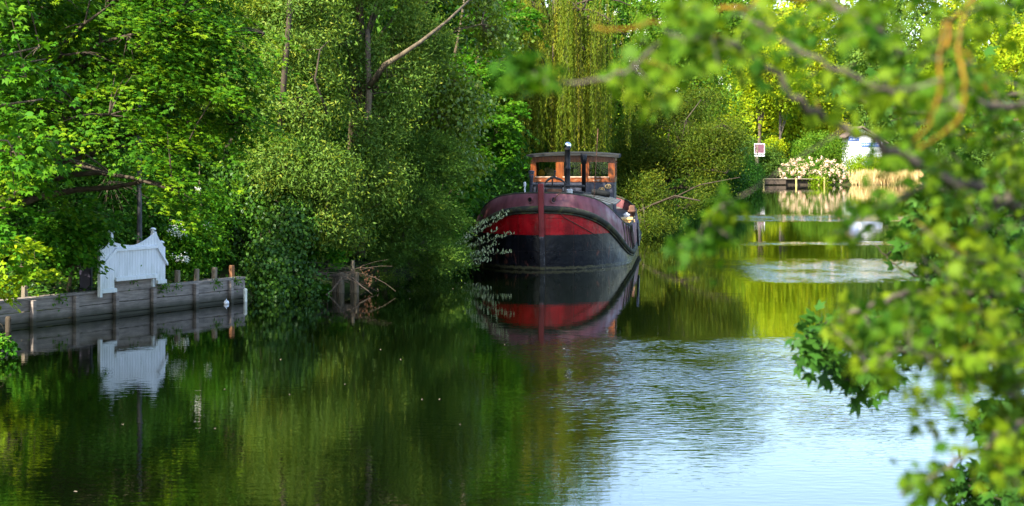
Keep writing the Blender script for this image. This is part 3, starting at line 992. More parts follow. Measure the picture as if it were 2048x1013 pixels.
# anchor chain out of the hawse pipe and up to the windlass
t = MB()
pts = bez(np.array((.40, .03, 2.32)), np.array((.46, -.06, 2.42)), np.array((.64, .16, 2.62)), 15)
for i in range(14):
    a, c = pts[i], pts[i + 1]
    d = (c - a); s_ = np.array((0, .012, 0)) if i % 2 else np.array((0, 0, .014))
    t.tube([a - d * .2 + s_, c + d * .2 + s_], .011, 5); t.tube([a - d * .2 - s_, c + d * .2 - s_], .011, 5)
t.build('anchor_chain', M_RUST, barge)
# mooring line hanging across the bow
t = MB()
mp_ = []
for u in np.linspace(0, 1, 14):
    tt = .10 + 4.3 * u ** 1.6
    z = 1.90 - 1.86 * u
    mp_.append((float(half(tt)) * (.985 - .05 * u) + .05, tt - .04 + .1 * u, z))
t.tube(mp_, .013, 5)
t.build('mooring_line', M_ROPE, barge)
# windlass on the foredeck
wl = MB()
wl.tube([(-.42, 1.5, 2.80), (1.35, 1.5, 2.76)], .05, 10)
wl.lathe((.02, 1.5, 2.62), [(.13, -.02), (.15, .0), (.12, .04), (.12, .52), (.15, .56), (.13, .58)], 16, 'x')
for xx in (-.08, .66):
    wl.prism([(xx, 2.0), (xx + .05, 2.0), (xx + .05, 2.86), (xx, 2.86)], 1.38, 1.66)
wl.lathe((-.30, 1.5, 2.72), [(.05, 0), (.16, .01), (.17, .05), (.05, .07)], 16, 'x')
wl.lathe((-.44, 1.5, 2.62), [(.05, 0), (.22, .01), (.23, .05), (.05, .07)], 16, 'x')
wo_ = wl.build('windlass', M_DKIRON, barge)
t = MB(); t.bevbox(.10, .60, 1.30, 1.42, 2.50, 2.68, .01)
t.build('drum_cover', M_RUST, wo_)
# anchor lying on the windlass
t = MB()
t.tube(bez(np.array((.02, 1.25, 2.86)), np.array((.22, 1.25, 3.16)), np.array((.48, 1.25, 3.02)), 9), [.02, .035, .04, .042, .045, .042, .04, .035, .02], 8)
t.tube(bez(np.array((.40, 1.25, 3.03)), np.array((.56, 1.25, 3.04)), np.array((.74, 1.25, 2.84)), 7), [.045, .04, .04, .035, .03, .025, .02], 8)
t.tube([(.33, 1.25, 3.04), (.36, 1.27, 3.24)], .022, 6)
t.tube([(.27, 1.25, 3.02), (.28, 1.3, 2.72)], .028, 6)
t.lathe((.365, 1.27, 3.27), [(.012, -.04), (.04, -.02), (.04, .02), (.012, .04)], 8)
t.build('anchor', M_DKIRON, barge)
t = MB(); t.bevbox(.72, .92, 1.7, 1.95, 2.46, 2.66, .03)
t.build('rope_bag', M_WHITE, barge)
# vent pipe with mushroom top at the far rail
t = MB(); t.lathe((-.62, 3.6, 0), [(.075, 1.5), (.075, 1.9), (.062, 1.92), (.062, 3.0), (.085, 3.06), (.09, 3.12)], 12)
vp = t.build('vent_pipe', M_NAVY, barge, True)
t = MB(); t.lathe((-.62, 3.6, 3.13), [(.10, 0), (.105, .03), (.08, .035), (.105, .045), (.11, .08), (.08, .085), (.115, .095), (.11, .13), (.04, .145)], 14)
t.build('vent_cowl', M_NAVY, vp, True)
t = MB(); t.tube([(-.84, 3.5, 1.6), (-.84, 3.5, 2.72)], .03, 8); t.lathe((-.84, 3.5, 2.72), [(.045, 0), (.05, .12), (.02, .16)], 8)
t.build('fender_rod', M_WHITE, barge)
# hatch cover with low coaming: cambered
hc = MB()
H = [(6.2, 1.90, 2.02, .34), (9.5, 2.15, 1.98, .36), (14.6, 2.15, 1.98, .36)]
nn_ = 11
for yv, hw, ze, cr in H:
    pass
vv = []
for yv, hw, ze, cr in H:
    for i in range(nn_):
        u = i / (nn_ - 1) * 2 - 1
        vv.append((u * hw, yv, ze + cr * (1 - u * u)))
    for i in range(nn_):
        u = i / (nn_ - 1) * 2 - 1
        vv.append((u * hw, yv, ze - .045 + cr * (1 - u * u)))
ff = []
for a in range(2):
    for i in range(nn_ - 1):
        p = a * 2 * nn_ + i; q = (a + 1) * 2 * nn_ + i
        ff.append((p, p + 1, q + 1, q)); ff.append((p + nn_, q + nn_, q + nn_ + 1, p + nn_ + 1))
for a in (0, 2):
    for i in range(nn_ - 1):
        p = a * 2 * nn_ + i; ff.append((p, p + nn_, p + nn_ + 1, p + 1))
for i in (0, nn_ - 1):
    for a in range(2):
        p = a * 2 * nn_ + i; q = (a + 1) * 2 * nn_ + i; ff.append((p, q, q + nn_, p + nn_))
hc.add(vv, ff); hc.build('hatch_cover', M_STEELG, barge)
t = MB(); t.box(-1.82, 1.82, 6.35, 14.55, .6, 1.97)
t.prism([(u * 1.8, 1.972 + .33 * (1 - u * u)) for u in np.linspace(-1, 1, 11)], 6.36, 6.40)
t.build('hatch_coaming', M_NAVY, barge)
t = MB()
for yv in (8.0, 9.6, 11.2, 12.8):
    t.tube([(u * 2.08, yv, 1.99 + .37 * (1 - u * u)) for u in np.linspace(-1, 1, 11)], .022, 5)
t.build('hatch_bar', M_ROOF, barge)
# funnel with polished ball cowl
t = MB(); fx, fy = .55, 5.2
t.lathe((fx, fy, 0), [(.12, 1.4), (.12, 2.1), (.135, 2.12), (.135, 2.2), (.115, 2.22), (.115, 2.62), (.10, 2.64), (.10, 3.30), (.108, 3.31), (.108, 3.36), (.098, 3.37), (.098, 3.99), (.115, 4.0), (.115, 4.03)], 18)
fu = t.build('funnel', M_TAR, barge, True)
t = MB(); t.lathe((fx, fy, 0), [(.128, 2.2), (.128, 2.60), (.10, 2.62)], 16)
t.build('funnel_foot', M_RUST, fu, True)
t = MB(); t.lathe((fx, fy, 4.145), [(.03, -.125), (.09, -.10), (.125, -.045), (.135, .0), (.125, .055), (.095, .10), (.05, .128), (.01, .135)], 20)
t.build('ball_cowl', M_CHROME, fu, True)
# second flue in front of the wheelhouse
t = MB(); t.lathe((.62, 15.2, 0), [(.085, 2.0), (.085, 3.42), (.12, 3.43), (.125, 3.62), (.13, 3.80), (.10, 3.83)], 14)
t.build('flue_pipe', M_TAR, barge, True)
# wire stay from the foredeck up and out
t = MB(); t.tube([(1.50, 4.6, 1.9), (1.58, 4.9, 3.4), (1.64, 5.2, 4.75)], .017, 6)
t.build('mast_stay', M_RUST, barge)
# wheelhouse
WX0, WX1, WY0, WY1 = -1.62, 1.86, 16.0, 18.3
wh = MB()
wh.box(WX0 + .02, WX1 - .02, WY0 + .01, WY1, .7, 2.66)
wh_o = empty('wheelhouse', (0, 0, 0)); wh_o.parent = barge
wh.build('base', M_NAVY, wh_o)
ZS, ZT = 2.67, 3.66
posts = [(-1.62, -1.43), (-.53, -.29), (.51, .75), (1.63, 1.86)]
for yy in (WY0, WY1 - .08):
    t = MB()
    for (a, c) in posts:
        t.bevbox(a, c, yy, yy + .08, ZS, ZT + .06, .008)
    for (a, c) in ((-1.432, -.528), (-.292, .512), (.748, 1.632)):
        t.box(a, c, yy + .012, yy + .068, 3.56, ZT + .05)
    t.build('window_wall', M_VARN, wh_o)
    for (a, c) in ((-1.43, -.53), (-.29, .51), (.75, 1.63)):
        t = MB()
        t.bevbox(a - .02 if a < -1 else a + .003, c - .003, yy - .012, yy + .06, ZS + .004, 2.86, .006)
        t.build('sill_panel', M_VARNW, wh_o)
M_SILL = surf('bleached_sill', [(.3, (.42, .22, .12)), (.7, (.62, .46, .34))], 6, .7, .3)
for (a, c) in ((-1.43, -.53), (-.29, .51), (.75, 1.63)):
    t = MB(); y = WY0 + .015
    for (p0, p1, z0, z1) in ((a + .003, a + .045, 2.90, 3.555), (c - .045, c - .003, 2.90, 3.555), (a + .045, c - .045, 3.50, 3.555)):
        t.box(p0, p1, y, y + .05, z0, z1)
    fo = t.build('window_frame', M_VARN, wh_o)
    s = MB(); s.bevbox(a + .004, c - .004, WY0 - .03, WY0 + .06, 2.862, 2.90, .006); s.build('window_sill', M_SILL, fo)
    p = MB(); p.box(a + .044, c - .044, y + .02, y + .026, 2.898, 3.502); p.build('pane', M_GLASS, fo)
    p = MB(); p.box(a + .044, c - .044, WY1 - .05, WY1 - .044, 2.87, 3.56); p.build('rear_pane', M_GLASS, fo)
    p = MB(); p.tube([(a + .045, WY0 + .5, 3.22), (c - .045, WY0 + .5, 3.22)], .009, 5); p.build('rod', M_CHROME, fo)
# side walls with a window each
for xx in (WX0, WX1 - .06):
    t = MB()
    t.box(xx, xx + .06, WY0 + .082, WY0 + .35, ZS, ZT + .05); t.box(xx, xx + .06, WY1 - .35, WY1 - .082, ZS, ZT + .05)
    t.box(xx, xx + .06, WY0 + .35, WY1 - .35, ZS, 2.88); t.box(xx, xx + .06, WY0 + .35, WY1 - .35, 3.55, ZT + .05)
    so_ = t.build('side_wall', M_VARN, wh_o)
    p = MB(); p.box(xx + .026, xx + .032, WY0 + .35, WY1 - .35, 2.88, 3.55); p.build('side_pane', M_GLASS, so_)
# roof: cambered boards with overhang
rf = MB(); vv = []; nr = 15
ks = np.linspace(-1, 1, nr)
for yv, dz in ((WY0 - .22, 0), (WY1 + .2, .04)):
    for top_ in (0, 1):
        for u in ks:
            vv.append((.13 + u * 1.90, yv, 3.665 + .10 * (1 - u * u) + dz + .125 * top_))
ff = []
for i in range(nr - 1):
    A0, A1, B0, B1 = i, nr + i, 2 * nr + i, 3 * nr + i
    ff += [(A0, A0 + 1, A1 + 1, A1), (B0 + 1, B0, B1, B1 + 1), (A1, A1 + 1, B1 + 1, B1), (A0 + 1, A0, B0, B0 + 1)]
ff += [(0, nr, 3 * nr, 2 * nr), (nr - 1, 3 * nr - 1, 4 * nr - 1, 2 * nr - 1)]
rf.add(vv, ff)
ro = rf.build('roof', M_ROOF, wh_o)
t = MB(); t.prism([(-1.60 + .0, 3.60), (1.84, 3.60)] + [(.13 + u * 1.78, 3.664 + .10 * (1 - u * u)) for u in np.linspace(.96, -.96, 11)], WY0 + .02, WY0 + .075)
t.build('roof_beam', M_VARN, ro)
# steering wheel
t = MB(); c = (.12, WY0 + .45, 2.93)
t.tube([(c[0] + .36 * math.cos(a), c[1], c[2] - .04 + .36 * math.sin(a)) for a in np.linspace(0, 2 * math.pi, 25)], .022, 6, False)
for a in np.linspace(0, math.pi, 5)[:-1]:
    t.tube([(c[0] - .45 * math.cos(a), c[1], c[2] - .04 - .45 * math.sin(a)), (c[0] + .45 * math.cos(a), c[1], c[2] - .04 + .45 * math.sin(a))], .014, 5)
t.build('steering_wheel', M_RUST, wh_o)
# oval rings on the steel front
for (px, py) in ((1200.7, 379.8), (1214, 373.7)):
    D = 81.4; xx = (px - 1024) * D / F - 2.30; zz = CH + (HZ - py) * D / F
    t = MB(); t.tube([(xx + .115 * math.cos(a), WY0 + .005, zz + .075 * math.sin(a)) for a in np.linspace(0, 2 * math.pi, 21)], .022, 6, False)
    t.lathe((xx, WY0 + .008, zz), [(.055, .004), (.05, -.012), (.02, -.018)], 12, 'y')
    t.build('oval_ring', M_BRASS, wh_o)
# leeboard lying against the side
t = MB()
lb = [(4.55, 1.42), (4.75, 1.52), (5.25, 1.50), (5.9, 1.15), (6.5, .72), (6.55, .58), (6.2, .52), (5.4, .66), (4.9, .95), (4.6, 1.2)]
xo = 3.03; n = len(lb)
v = [(xo, p[0], p[1]) for p in lb] + [(xo + .07, p[0], p[1]) for p in lb]
t.add(v, [(i, (i + 1) % n, n + (i + 1) % n, n + i) for i in range(n)] + [tuple(range(n)), tuple(range(2 * n - 1, n - 1, -1))])
t.build('leeboard', M_NAVY, barge)
# patch of timber ribs on the side
for tt in (3.5, 4.0, 4.5, 5.2, 6.2, 7.4):
    t = MB()
    w0 = float(half(tt)); zr0, zr1 = float(np.interp(tt, TS, ZRU)), float(np.interp(tt, TS, ZRA))
    t.tube([(w0 + .02, tt, zr0), (w0 * .985 + .01, tt + .06, (zr0 + zr1) / 2), (w0 * .972, tt + .13, zr1 - .02)], .024, 6)
    t.build('bulwark_stay', M_RUB, barge)
# bollards aft
for (bx_, by_) in ((2.62, 13.6), (2.62, 14.1)):
    t = MB(); t.lathe((bx_, by_, 0), [(.12, .8), (.12, 1.50), (.17, 1.52), (.17, 1.58), (.12, 1.60), (.12, 1.74), (.08, 1.78)], 12)
    t.build('bollard', M_RUST, barge, True)

# loose things on board (top-level)
def aboard(o, loc, rz=0.0, rx=0.0):
    m_ = Matrix.Translation((.98, 66, 0)) @ Matrix.Rotation(BA, 4, 'Z')
    o.location = m_ @ Vector(loc); o.rotation_euler = (rx, 0, BA + rz)
    return o


t = MB(); t.lathe((0, 0, 0), [(.09, -.36), (.115, -.34), (.12, -.1), (.123, .1), (.118, .33), (.08, .36), (.03, .345)], 14, 'x')
for xx in (-.2, .2): t.lathe((xx, 0, 0), [(.11, -.02), (.128, -.015), (.128, .015), (.11, .02)], 14, 'x')
o = aboard(t.build('tarpaulin_roll', M_RUBBER, None, True), (1.52, 10.4, 2.345), .12); o.rotation_euler[1] = .16
tag(o, 'black rolled tarpaulin lying on the grey hatch cover of the barge', 'tarpaulin')
t = MB(); t.bevbox(-.28, .28, -1.1, 1.1, 0, .05, .008); t.bevbox(-.24, .26, -1.0, 1.15, .054, .10, .008); t.bevbox(-.27, .20, -1.05, .9, .104, .15, .008)
o = aboard(t.build('timber_stack', M_PINE), (2.52, 11.4, 1.22), .03); tag(o, 'fresh yellow boards stacked on the side deck of the barge', 'boards')
t = MB(); t.lathe((0, 0, 0), [(.10, 0), (.13, .03), (.145, .2), (.15, .24), (.06, .26), (.05, .30)], 14)
o = aboard(t.build('bucket', M_WHITE, None, True), (2.42, 12.9, 1.22)); tag(o, 'white bucket on the side deck behind the yellow boards', 'bucket')
t = MB(); t.lathe((0, 0, .0), [(.04, -.14), (.10, -.11), (.142, -.04), (.15, .0), (.142, .05), (.11, .10), (.05, .14), (.03, .17)], 16)
o = aboard(t.build('float_ball', M_ORANGE, None, True), (-1.18, 16.28, 3.03)); tag(o, 'orange ball behind the corner window of the wheelhouse', 'ball')
t = MB()
t.add([], [])
t.lathe((0, 0, 0), [(.02, -.02), (.16, 0), (.20, .06), (.19, .20), (.13, .30), (.05, .34)], 14)
t.tube(bez(np.array((-.17, 0, .18)), np.array((-.34, 0, .42)), np.array((-.06, 0, .32)), 8), .05, 7)
o = aboard(t.build('wicker_basket', M_TAN, None, True), (-.78, 16.3, 2.88)); tag(o, 'tan wicker basket behind the wheelhouse window beside the orange ball', 'basket')

# ================================================================== left bank trees and shrubs
def ell(px, py, d, rx, ry, rz):
    return (P(px, py, d), (rx, ry, rz))


# layered maple hanging over the white fence
E = [ell(60, 60, 44.5, 3.2, 3.0, 2.6), ell(250, 40, 44.5, 2.6, 2.6, 1.7), ell(430, 70, 45, 1.5, 1.8, .95), ell(330, 190, 44, 2.0, 2.4, 1.2),
     ell(150, 250, 44, 2.2, 2.4, 1.3), ell(300, 330, 43.5, 1.25, 1.8, .95), ell(60, 330, 43, 1.5, 2, 1.0), ell(350, 395, 43.5, .7, 1.2, .45),
     ell(30, -150, 46, 4.5, 4, 2.6), ell(480, 225, 45, .75, 1.0, .45)]
tree('maple', 'large maple with layered drooping leaf sprays hanging over the white fence', 'tree', (-13.2, 47.6, .7), (-11.8, 47.4, 10.8), E,
     spray_flat, LM['maple'], 800, 21, tr=.28, limbs=18, gap=.50, inner=.5, bend=.2, gk=1.1, bark=M_BARKD,
     kw=dict(length=1.45, per=74, size=.135, droop=.55, hue=.5, up=.26, thick=.016, lean=(.55, -.25, 0)))
# near sycamore leaves at the picture edge
E = [ell(40, 240, 37, 1.0, 1.2, .65), ell(20, 110, 37, 1.1, 1.2, .7), ell(120, 130, 38, .7, .9, .4), ell(-60, 0, 37, 1.6, 1.5, 1.0), ell(90, 285, 38, .5, .7, .25),
     ell(-10, 440, 37, .75, 1.0, .5), ell(25, 330, 37, .5, .8, .3)]
tree('sycamore', 'broad leaved sycamore reaching in at the picture edge with large pale green leaves', 'tree', (-13.6, 38.5, .9), (-12.0, 37.5, 8.6), E,
     spray_flat, LM['bright'], 120, 22, tr=.2, limbs=10, gap=.25, inner=.2, face=.2, bend=.2, kw=dict(length=.9, per=24, size=.19, droop=.55, hue=.62))
E = [ell(20, 500, 39, .62, .8, .45), ell(65, 545, 39.5, .5, .6, .16), ell(-30, 560, 39, .6, .8, .4)]
tree('hazel_bush', 'yellow green bush hanging over the plank wall at the picture edge', 'bush', (-11.6, 40.5, .6), (-10.5, 39.8, 2.2), E,
     spray_flat, LM['far'], 46, 23, tr=.04, limbs=6, gap=.2, inner=.2, face=.2, kw=dict(length=.7, per=22, size=.12, tmpl=T_OVAL, width=.8, droop=.6, hue=.3))
E = [ell(-2, 672, 38.5, .30, .4, .22), ell(10, 690, 38.3, .22, .3, .2)]
tree('water_bush', 'small dark green bush drooping to the water below the plank wall', 'bush', (-10.9, 39.8, -.1), (-10.2, 38.8, .9), E,
     spray_flat, LM['bushy'], 34, 24, tr=.03, limbs=5, gap=.1, inner=.1, face=.1, kw=dict(length=.4, per=26, size=.09, tmpl=T_OVAL, width=.8, droop=.8, hue=.35))
# garden shrubs behind the wall
E = [ell(150, 440, 47.0, 1.1, 1.0, .6), ell(90, 470, 46.2, 1.0, .9, .55), ell(205, 470, 47.4, .5, .6, .45), ell(150, 520, 46.4, .45, .5, .35)]
tree('cherry_laurel', 'broad leaved bush with drooping tips beside the white fence', 'bush', (-10.7, 48.0, .6), (-10.3, 47.8, 2.6), E,
     spray_flat, LM['bushy'], 190, 25, tr=.05, limbs=9, gap=.3, inner=.3, kw=dict(length=.75, per=26, size=.13, tmpl=T_OVAL, width=.8, droop=.55, hue=.45))
E = [ell(370, 500, 54, .95, 1.0, .95), ell(330, 440, 54.5, .9, .9, .9), ell(400, 430, 55, .8, .9, .8), ell(345, 545, 53.6, .5, .5, .4), ell(320, 370, 56, .7, .9, .7)]


def umbels(spots, size, n, mat, nm):
    def f(lv, r, C, O, root):
        b = Leaves(); org = np.array(root.location)
        for c, rx, rz in spots:
            p = c + r.normal(0, 1, (n, 3)) * (rx, rx * .6, rz)
            nn = r.normal(0, .4, (n, 3)) + (0, -.5, .8)
            b.add(p, r.normal(0, 1, (n, 3)), nn, size * r.uniform(.6, 1.3, n), 1.0, T_RHOMB, r.random(n))
        b.build(nm, mat, root, org)
    return f


tree('elder', 'bright green elder bush with white flower heads right beside the white fence', 'bush', (-8.8, 54.6, .7), (-8.6, 54.8, 3.6), E,
     spray_ball, LM['bushy'], 420, 26, tr=.06, limbs=10, gap=.28, inner=.4, kw=dict(sig=.24, per=42, size=.12, width=.5, hue=.5, up=.8),
     post=umbels([(P(352, 455, 53.1), .12, .10), (P(362, 470, 53.1), .10, .06), (P(345, 462, 53.2), .08, .07), (P(360, 515, 52.9), .10, .06), (P(372, 518, 52.9), .06, .05),
                  (P(395, 380, 53.6), .06, .05), (P(416, 452, 53.8), .05, .04)], .045, 60, LM['white'], 'blossom'))
E = [ell(230, 420, 52, 1.6, 1.2, 1.0), ell(120, 400, 53, 1.8, 1.2, 1.1), ell(20, 480, 52, 1.6, 1.2, 1.0), ell(180, 320, 54, 2, 1.5, 1.0)]
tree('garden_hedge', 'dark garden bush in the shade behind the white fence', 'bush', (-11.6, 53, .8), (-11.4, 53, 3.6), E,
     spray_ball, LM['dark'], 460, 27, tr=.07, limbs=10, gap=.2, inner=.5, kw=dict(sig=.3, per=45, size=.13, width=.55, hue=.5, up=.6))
r = np.random.default_rng(5)
lv = Leaves()
n = 26000
s_ = r.uniform(-22, QL - .3, n); of = r.uniform(.35, 4.5, n) ** 1.0
p2 = QA[None] + qd[None] * s_[:, None] + qn[None] * of[:, None]
zz = ground_z(p2[:, :1], p2[:, 1:2])[:, 0]
keep = ~((of < 1.0) & (s_ > quay_s(330)))
lv.add(np.column_stack([p2, zz + r.uniform(.02, .22, n)])[keep], (r.normal(0, 1, (n, 3)) * (1, 1, .3))[keep], (r.normal(0, .4, (n, 3)) + (0, 0, 1))[keep], r.uniform(.06, .12, n)[keep], .8, T_RHOMB, r.random(n)[keep])
o = lv.build('ground_ivy', LM['ivy']); tag(o, 'dark ground ivy covering the bank behind the plank wall', 'ground cover', kind='stuff')
# litter of brown leaves on top of the wall
n = 900; s_ = r.uniform(quay_s(330), QL, n); of = r.uniform(.2, 1.1, n)
p2 = QA[None] + qd[None] * s_[:, None] + qn[None] * of[:, None]
zz = ground_z(p2[:, :1], p2[:, 1:2])[:, 0]
lv = Leaves(); lv.add(np.column_stack([p2, zz + .03]), r.normal(0, 1, (n, 3)) * (1, 1, .2), r.normal(0, .2, (n, 3)) + (0, 0, 1), r.uniform(.05, .09, n), .7, T_RHOMB, r.random(n))
o = lv.build('leaf_litter', LM['brown']); tag(o, 'brown fallen leaves on the earth behind the plank wall', 'fallen leaves', kind='stuff')
# fern tuft rooted in the wall
lv = Leaves(); c = np.array(qpt(quay_s(318), -.12, .60)); n = 150
lv.add(c + r.normal(0, .09, (n, 3)) * (1, 1, .9), r.normal(0, 1, (n, 3)), r.normal(0, .5, (n, 3)) + (0, 0, 1), r.uniform(.05, .10, n), .4, T_RHOMB, r.random(n))
o = lv.build('fern_shrub', LM['bushy'], None, c); o.location = c; tag(o, 'small green weed growing from the plank wall under the white fence corner', 'weed')

g7 = 'weeds trailing over the plank wall'
src_ = None
for px_, lb_ in ((118, 'small weed trailing over the plank wall below the yellow green bush'), (262, 'small weed trailing over the boards under the white fence'), (352, 'small weed on the plank wall behind the first stake'), (432, 'small weed on the plank wall above the white float'), (470, 'small weed on the plank wall next to the marker post')):
    c = np.array(qpt(quay_s(px_), -.05, .60)); n = 60
    if src_ is None:
        lv = Leaves()
        lv.add(c + np.column_stack([r.normal(0, .10, n), r.normal(0, .05, n), r.normal(-.03, .08, n)]), r.normal(0, 1, (n, 3)) - (0, 0, .6), r.normal(0, .5, (n, 3)) + (0, -.4, .6), r.uniform(.04, .09, n), .5, T_RHOMB, r.random(n))
        src_ = lv.build('weed_shrub', LM['bushy'], None, c); o = src_
    else:
        o = src_.copy(); COL.objects.link(o)
    o.location = c + (0, 0, .28 if px_ == 262 else 0); o.rotation_euler = (0, 0, r.uniform(0, 1)); k = r.uniform(.7, 1.25); o.scale = (k, k, k)
    tag(o, lb_, 'weed', g7)

# ivy over old tree and wall end
E = [ell(540, 540, 54.4, .72, .6, .62), ell(575, 470, 55.2, .8, .8, .8), ell(530, 590, 53.9, .55, .4, .25), ell(460, 470, 56.4, .75, .7, 1.2), ell(470, 380, 57, .9, .8, 1.0),
     ell(600, 560, 55.2, .45, .5, .5), ell(520, 400, 56.6, .8, .7, .9)]


def spray_ivy(Lv, r, C, O, **k):
    n = len(C); per = 46
    off = r.normal(0, .2, (n, per, 3))
    P_ = C[:, None] + off
    oo = O[:, None] * .9 + r.normal(0, .45, (n, per, 3)); oo[..., 2] += .25
    d = r.normal(0, .5, (n, per, 3)); d[..., 2] -= 1
    Lv.add(P_.reshape(-1, 3), d.reshape(-1, 3), oo.reshape(-1, 3), r.uniform(.06, .125, n * per), .95, T_RHOMB, r.random(n * per))


tree('ivy', 'dark glossy ivy smothering a dead tree and tumbling over the plank wall end', 'ivy', (-7.3, 56.6, .5), (-7.6, 57.2, 5.2), E,
     spray_ivy, LM['ivy'], 620, 28, tr=.2, limbs=8, gap=.14, inner=.72, face=.85, bark=M_BARKD, gk=1.5)
# ----- grey green willows
kwg = dict(sig=.29, per=118, outw=.9, size=.125, width=.32, hue=.42, up=.45, down=.5, flat=.8, hvs=.16)
E = [ell(560, 60, 57, 1.9, 1.8, 1.7), ell(500, 190, 57, 1.3, 1.5, 1.3), ell(600, 220, 56.6, 1.3, 1.5, 1.4), ell(560, 340, 56, 1.2, 1.4, 1.2), ell(640, 360, 56.2, 1.0, 1.3, 1.2),
     ell(650, 440, 56.2, .7, 1.0, .7), ell(560, -160, 58, 2.6, 2.2, 2.0), ell(590, 420, 55.6, .5, .7, .5)]
tree('willow', 'grey green willow with small leaves leaning over the ivy at the wall end', 'tree', (-6.6, 58.0, .6), (-6.6, 58.6, 11.5), E,
     spray_ball, LM['grey'], 820, 31, group='willows on the bank', tr=.2, limbs=20, gap=.36, inner=.55, kw=kwg, bend=.35, bark=M_BARKD,
     extra_limbs=[([P(560, 300, 55.6), P(568, 160, 55.2), P(578, 40, 55.3), P(580, -60, 56)], .10, .06), ([P(655, 230, 55.6), P(630, 160, 55.4), P(640, 100, 55.3)], .04, .02)])
E = [ell(740, 40, 61, 2.0, 1.8, 1.7), ell(690, 160, 60, 1.3, 1.5, 1.2), ell(780, 170, 60, 1.2, 1.4, 1.3), ell(720, 270, 59.4, 1.4, 1.5, 1.1), ell(730, 370, 58.6, 1.2, 1.4, 1.1),
     ell(700, 450, 57.8, .8, 1.1, .7), ell(760, -160, 62, 2.8, 2.4, 2.2), ell(830, 90, 61, 1.0, 1.2, .9)]
tree('willow', 'grey green willow with thick upright trunk behind the rotten jetty', 'tree', (-4.9, 61.6, .7), (-4.7, 62, 12), E,
     spray_ball, LM['grey'], 860, 32, group='willows on the bank', tr=.27, limbs=18, gap=.36, inner=.55, kw=dict(kwg, hue=.36), bend=.1, bark=M_BARK,
     extra_limbs=[([P(722, 420, 59.5), P(728, 330, 58.6), P(738, 190, 58.7), P(735, 60, 59.4)], .14, .08), ([P(737, 175, 58.7), P(770, 130, 58.3), P(800, 112, 58.1), P(840, 85, 58.3), P(895, 42, 59.5), P(960, -20, 62)], .10, .03)])
# poplar with a slanting limb
E = [ell(880, 150, 62.5, 1.1, 1.2, .75), ell(910, 220, 62.5, 1.0, 1.2, .8), ell(880, 290, 62.5, .9, 1.0, .8), ell(930, 330, 63, .6, .9, .6), ell(960, 70, 63.5, 1.2, 1.3, .9), ell(900, -60, 64, 2.2, 2, 1.6),
     ell(850, 220, 62, .5, .8, .5)]
tree('poplar', 'poplar with round yellow green leaves hung from a thick slanting limb', 'tree', (-5.4, 64.2, .9), (-5.0, 64, 12), E,
     spray_ball, LM['poplar'], 400, 33, tr=.2, limbs=14, gap=.36, inner=.3, face=.5, kw=dict(sig=.30, per=46, size=.125, width=.8, hue=.45, up=.35, down=.8))
# feathery tamarisk
E = [ell(850, 330, 61, .95, 1.0, .9), ell(800, 420, 60, 1.0, 1.0, .75), ell(860, 440, 61, .8, 1.0, .7), ell(830, 510, 60, 1.05, 1.0, .55), ell(790, 320, 60.8, .8, .9, .8), ell(885, 520, 61.6, .5, .6, .3)]
tree('tamarisk', 'feathery dark green tamarisk bush with slanting stems over the water', 'bush', (-3.9, 60.6, .3), (-3.0, 61, 4.0), E,
     spray_feather, LM['feather'], 560, 34, tr=.07, limbs=16, gap=.16, inner=.3, face=.6, kw=dict(length=.75, plumes=7, per=26, size=.085, hue=.42), bark=M_BARKG, limb_r=.5)
# bright maples in front of the willow
E = [ell(960, 130, 75, 1.5, 1.4, .7), ell(1000, 230, 74, 1.1, 1.3, .7), ell(960, 280, 74, 1.0, 1.2, .6), ell(1010, 40, 76, 1.4, 1.4, .7), ell(950, 200, 74.5, 1.1, 1.2, .6), ell(1020, 290, 74, .5, .8, .5)]
tree('bright_maple', 'bright green maple in layers before the weeping willow', 'tree', (-2.3, 76.5, .8), (-1.8, 76, 10), E,
     spray_flat, LM['bright'], 330, 35, tr=.16, limbs=12, gap=.25, inner=.4, kw=dict(length=1.0, per=30, size=.17, hue=.5))
E = [ell(895, 440, 66, .55, .6, .65), ell(880, 480, 65.4, .5, .5, .45), ell(925, 380, 68, .6, .7, .5), ell(915, 400, 67, .5, .5, .5)]
tree('maple_sapling', 'low bright green maple bush between the tamarisk and the barge bow', 'bush', (-2.6, 67, .4), (-2.3, 67, 3), E,
     spray_flat, LM['bright'], 230, 36, tr=.04, limbs=8, gap=.12, inner=.4, kw=dict(length=.6, per=24, size=.13, hue=.55))
E = [ell(672, 510, 56.2, .35, .4, .3), ell(640, 500, 56.3, .3, .4, .25), ell(640, 570, 56, .3, .3, .2)]
tree('maple_seedling', 'little dark maple bush growing between the ivy and the rotten jetty', 'bush', (-5.3, 56.9, .3), (-5.1, 56.8, 1.5), E,
     spray_flat, LM['bushy'], 40, 37, tr=.02, limbs=4, gap=.05, inner=.2, kw=dict(length=.5, per=20, size=.14, hue=.3))
# low dark shrub under the tamarisk beside the bow
E = [ell(880, 520, 63.8, .5, .5, .3), ell(850, 540, 62.6, .6, .5, .25), ell(915, 510, 64.2, .3, .4, .32), ell(780, 560, 61, .5, .4, .2)]


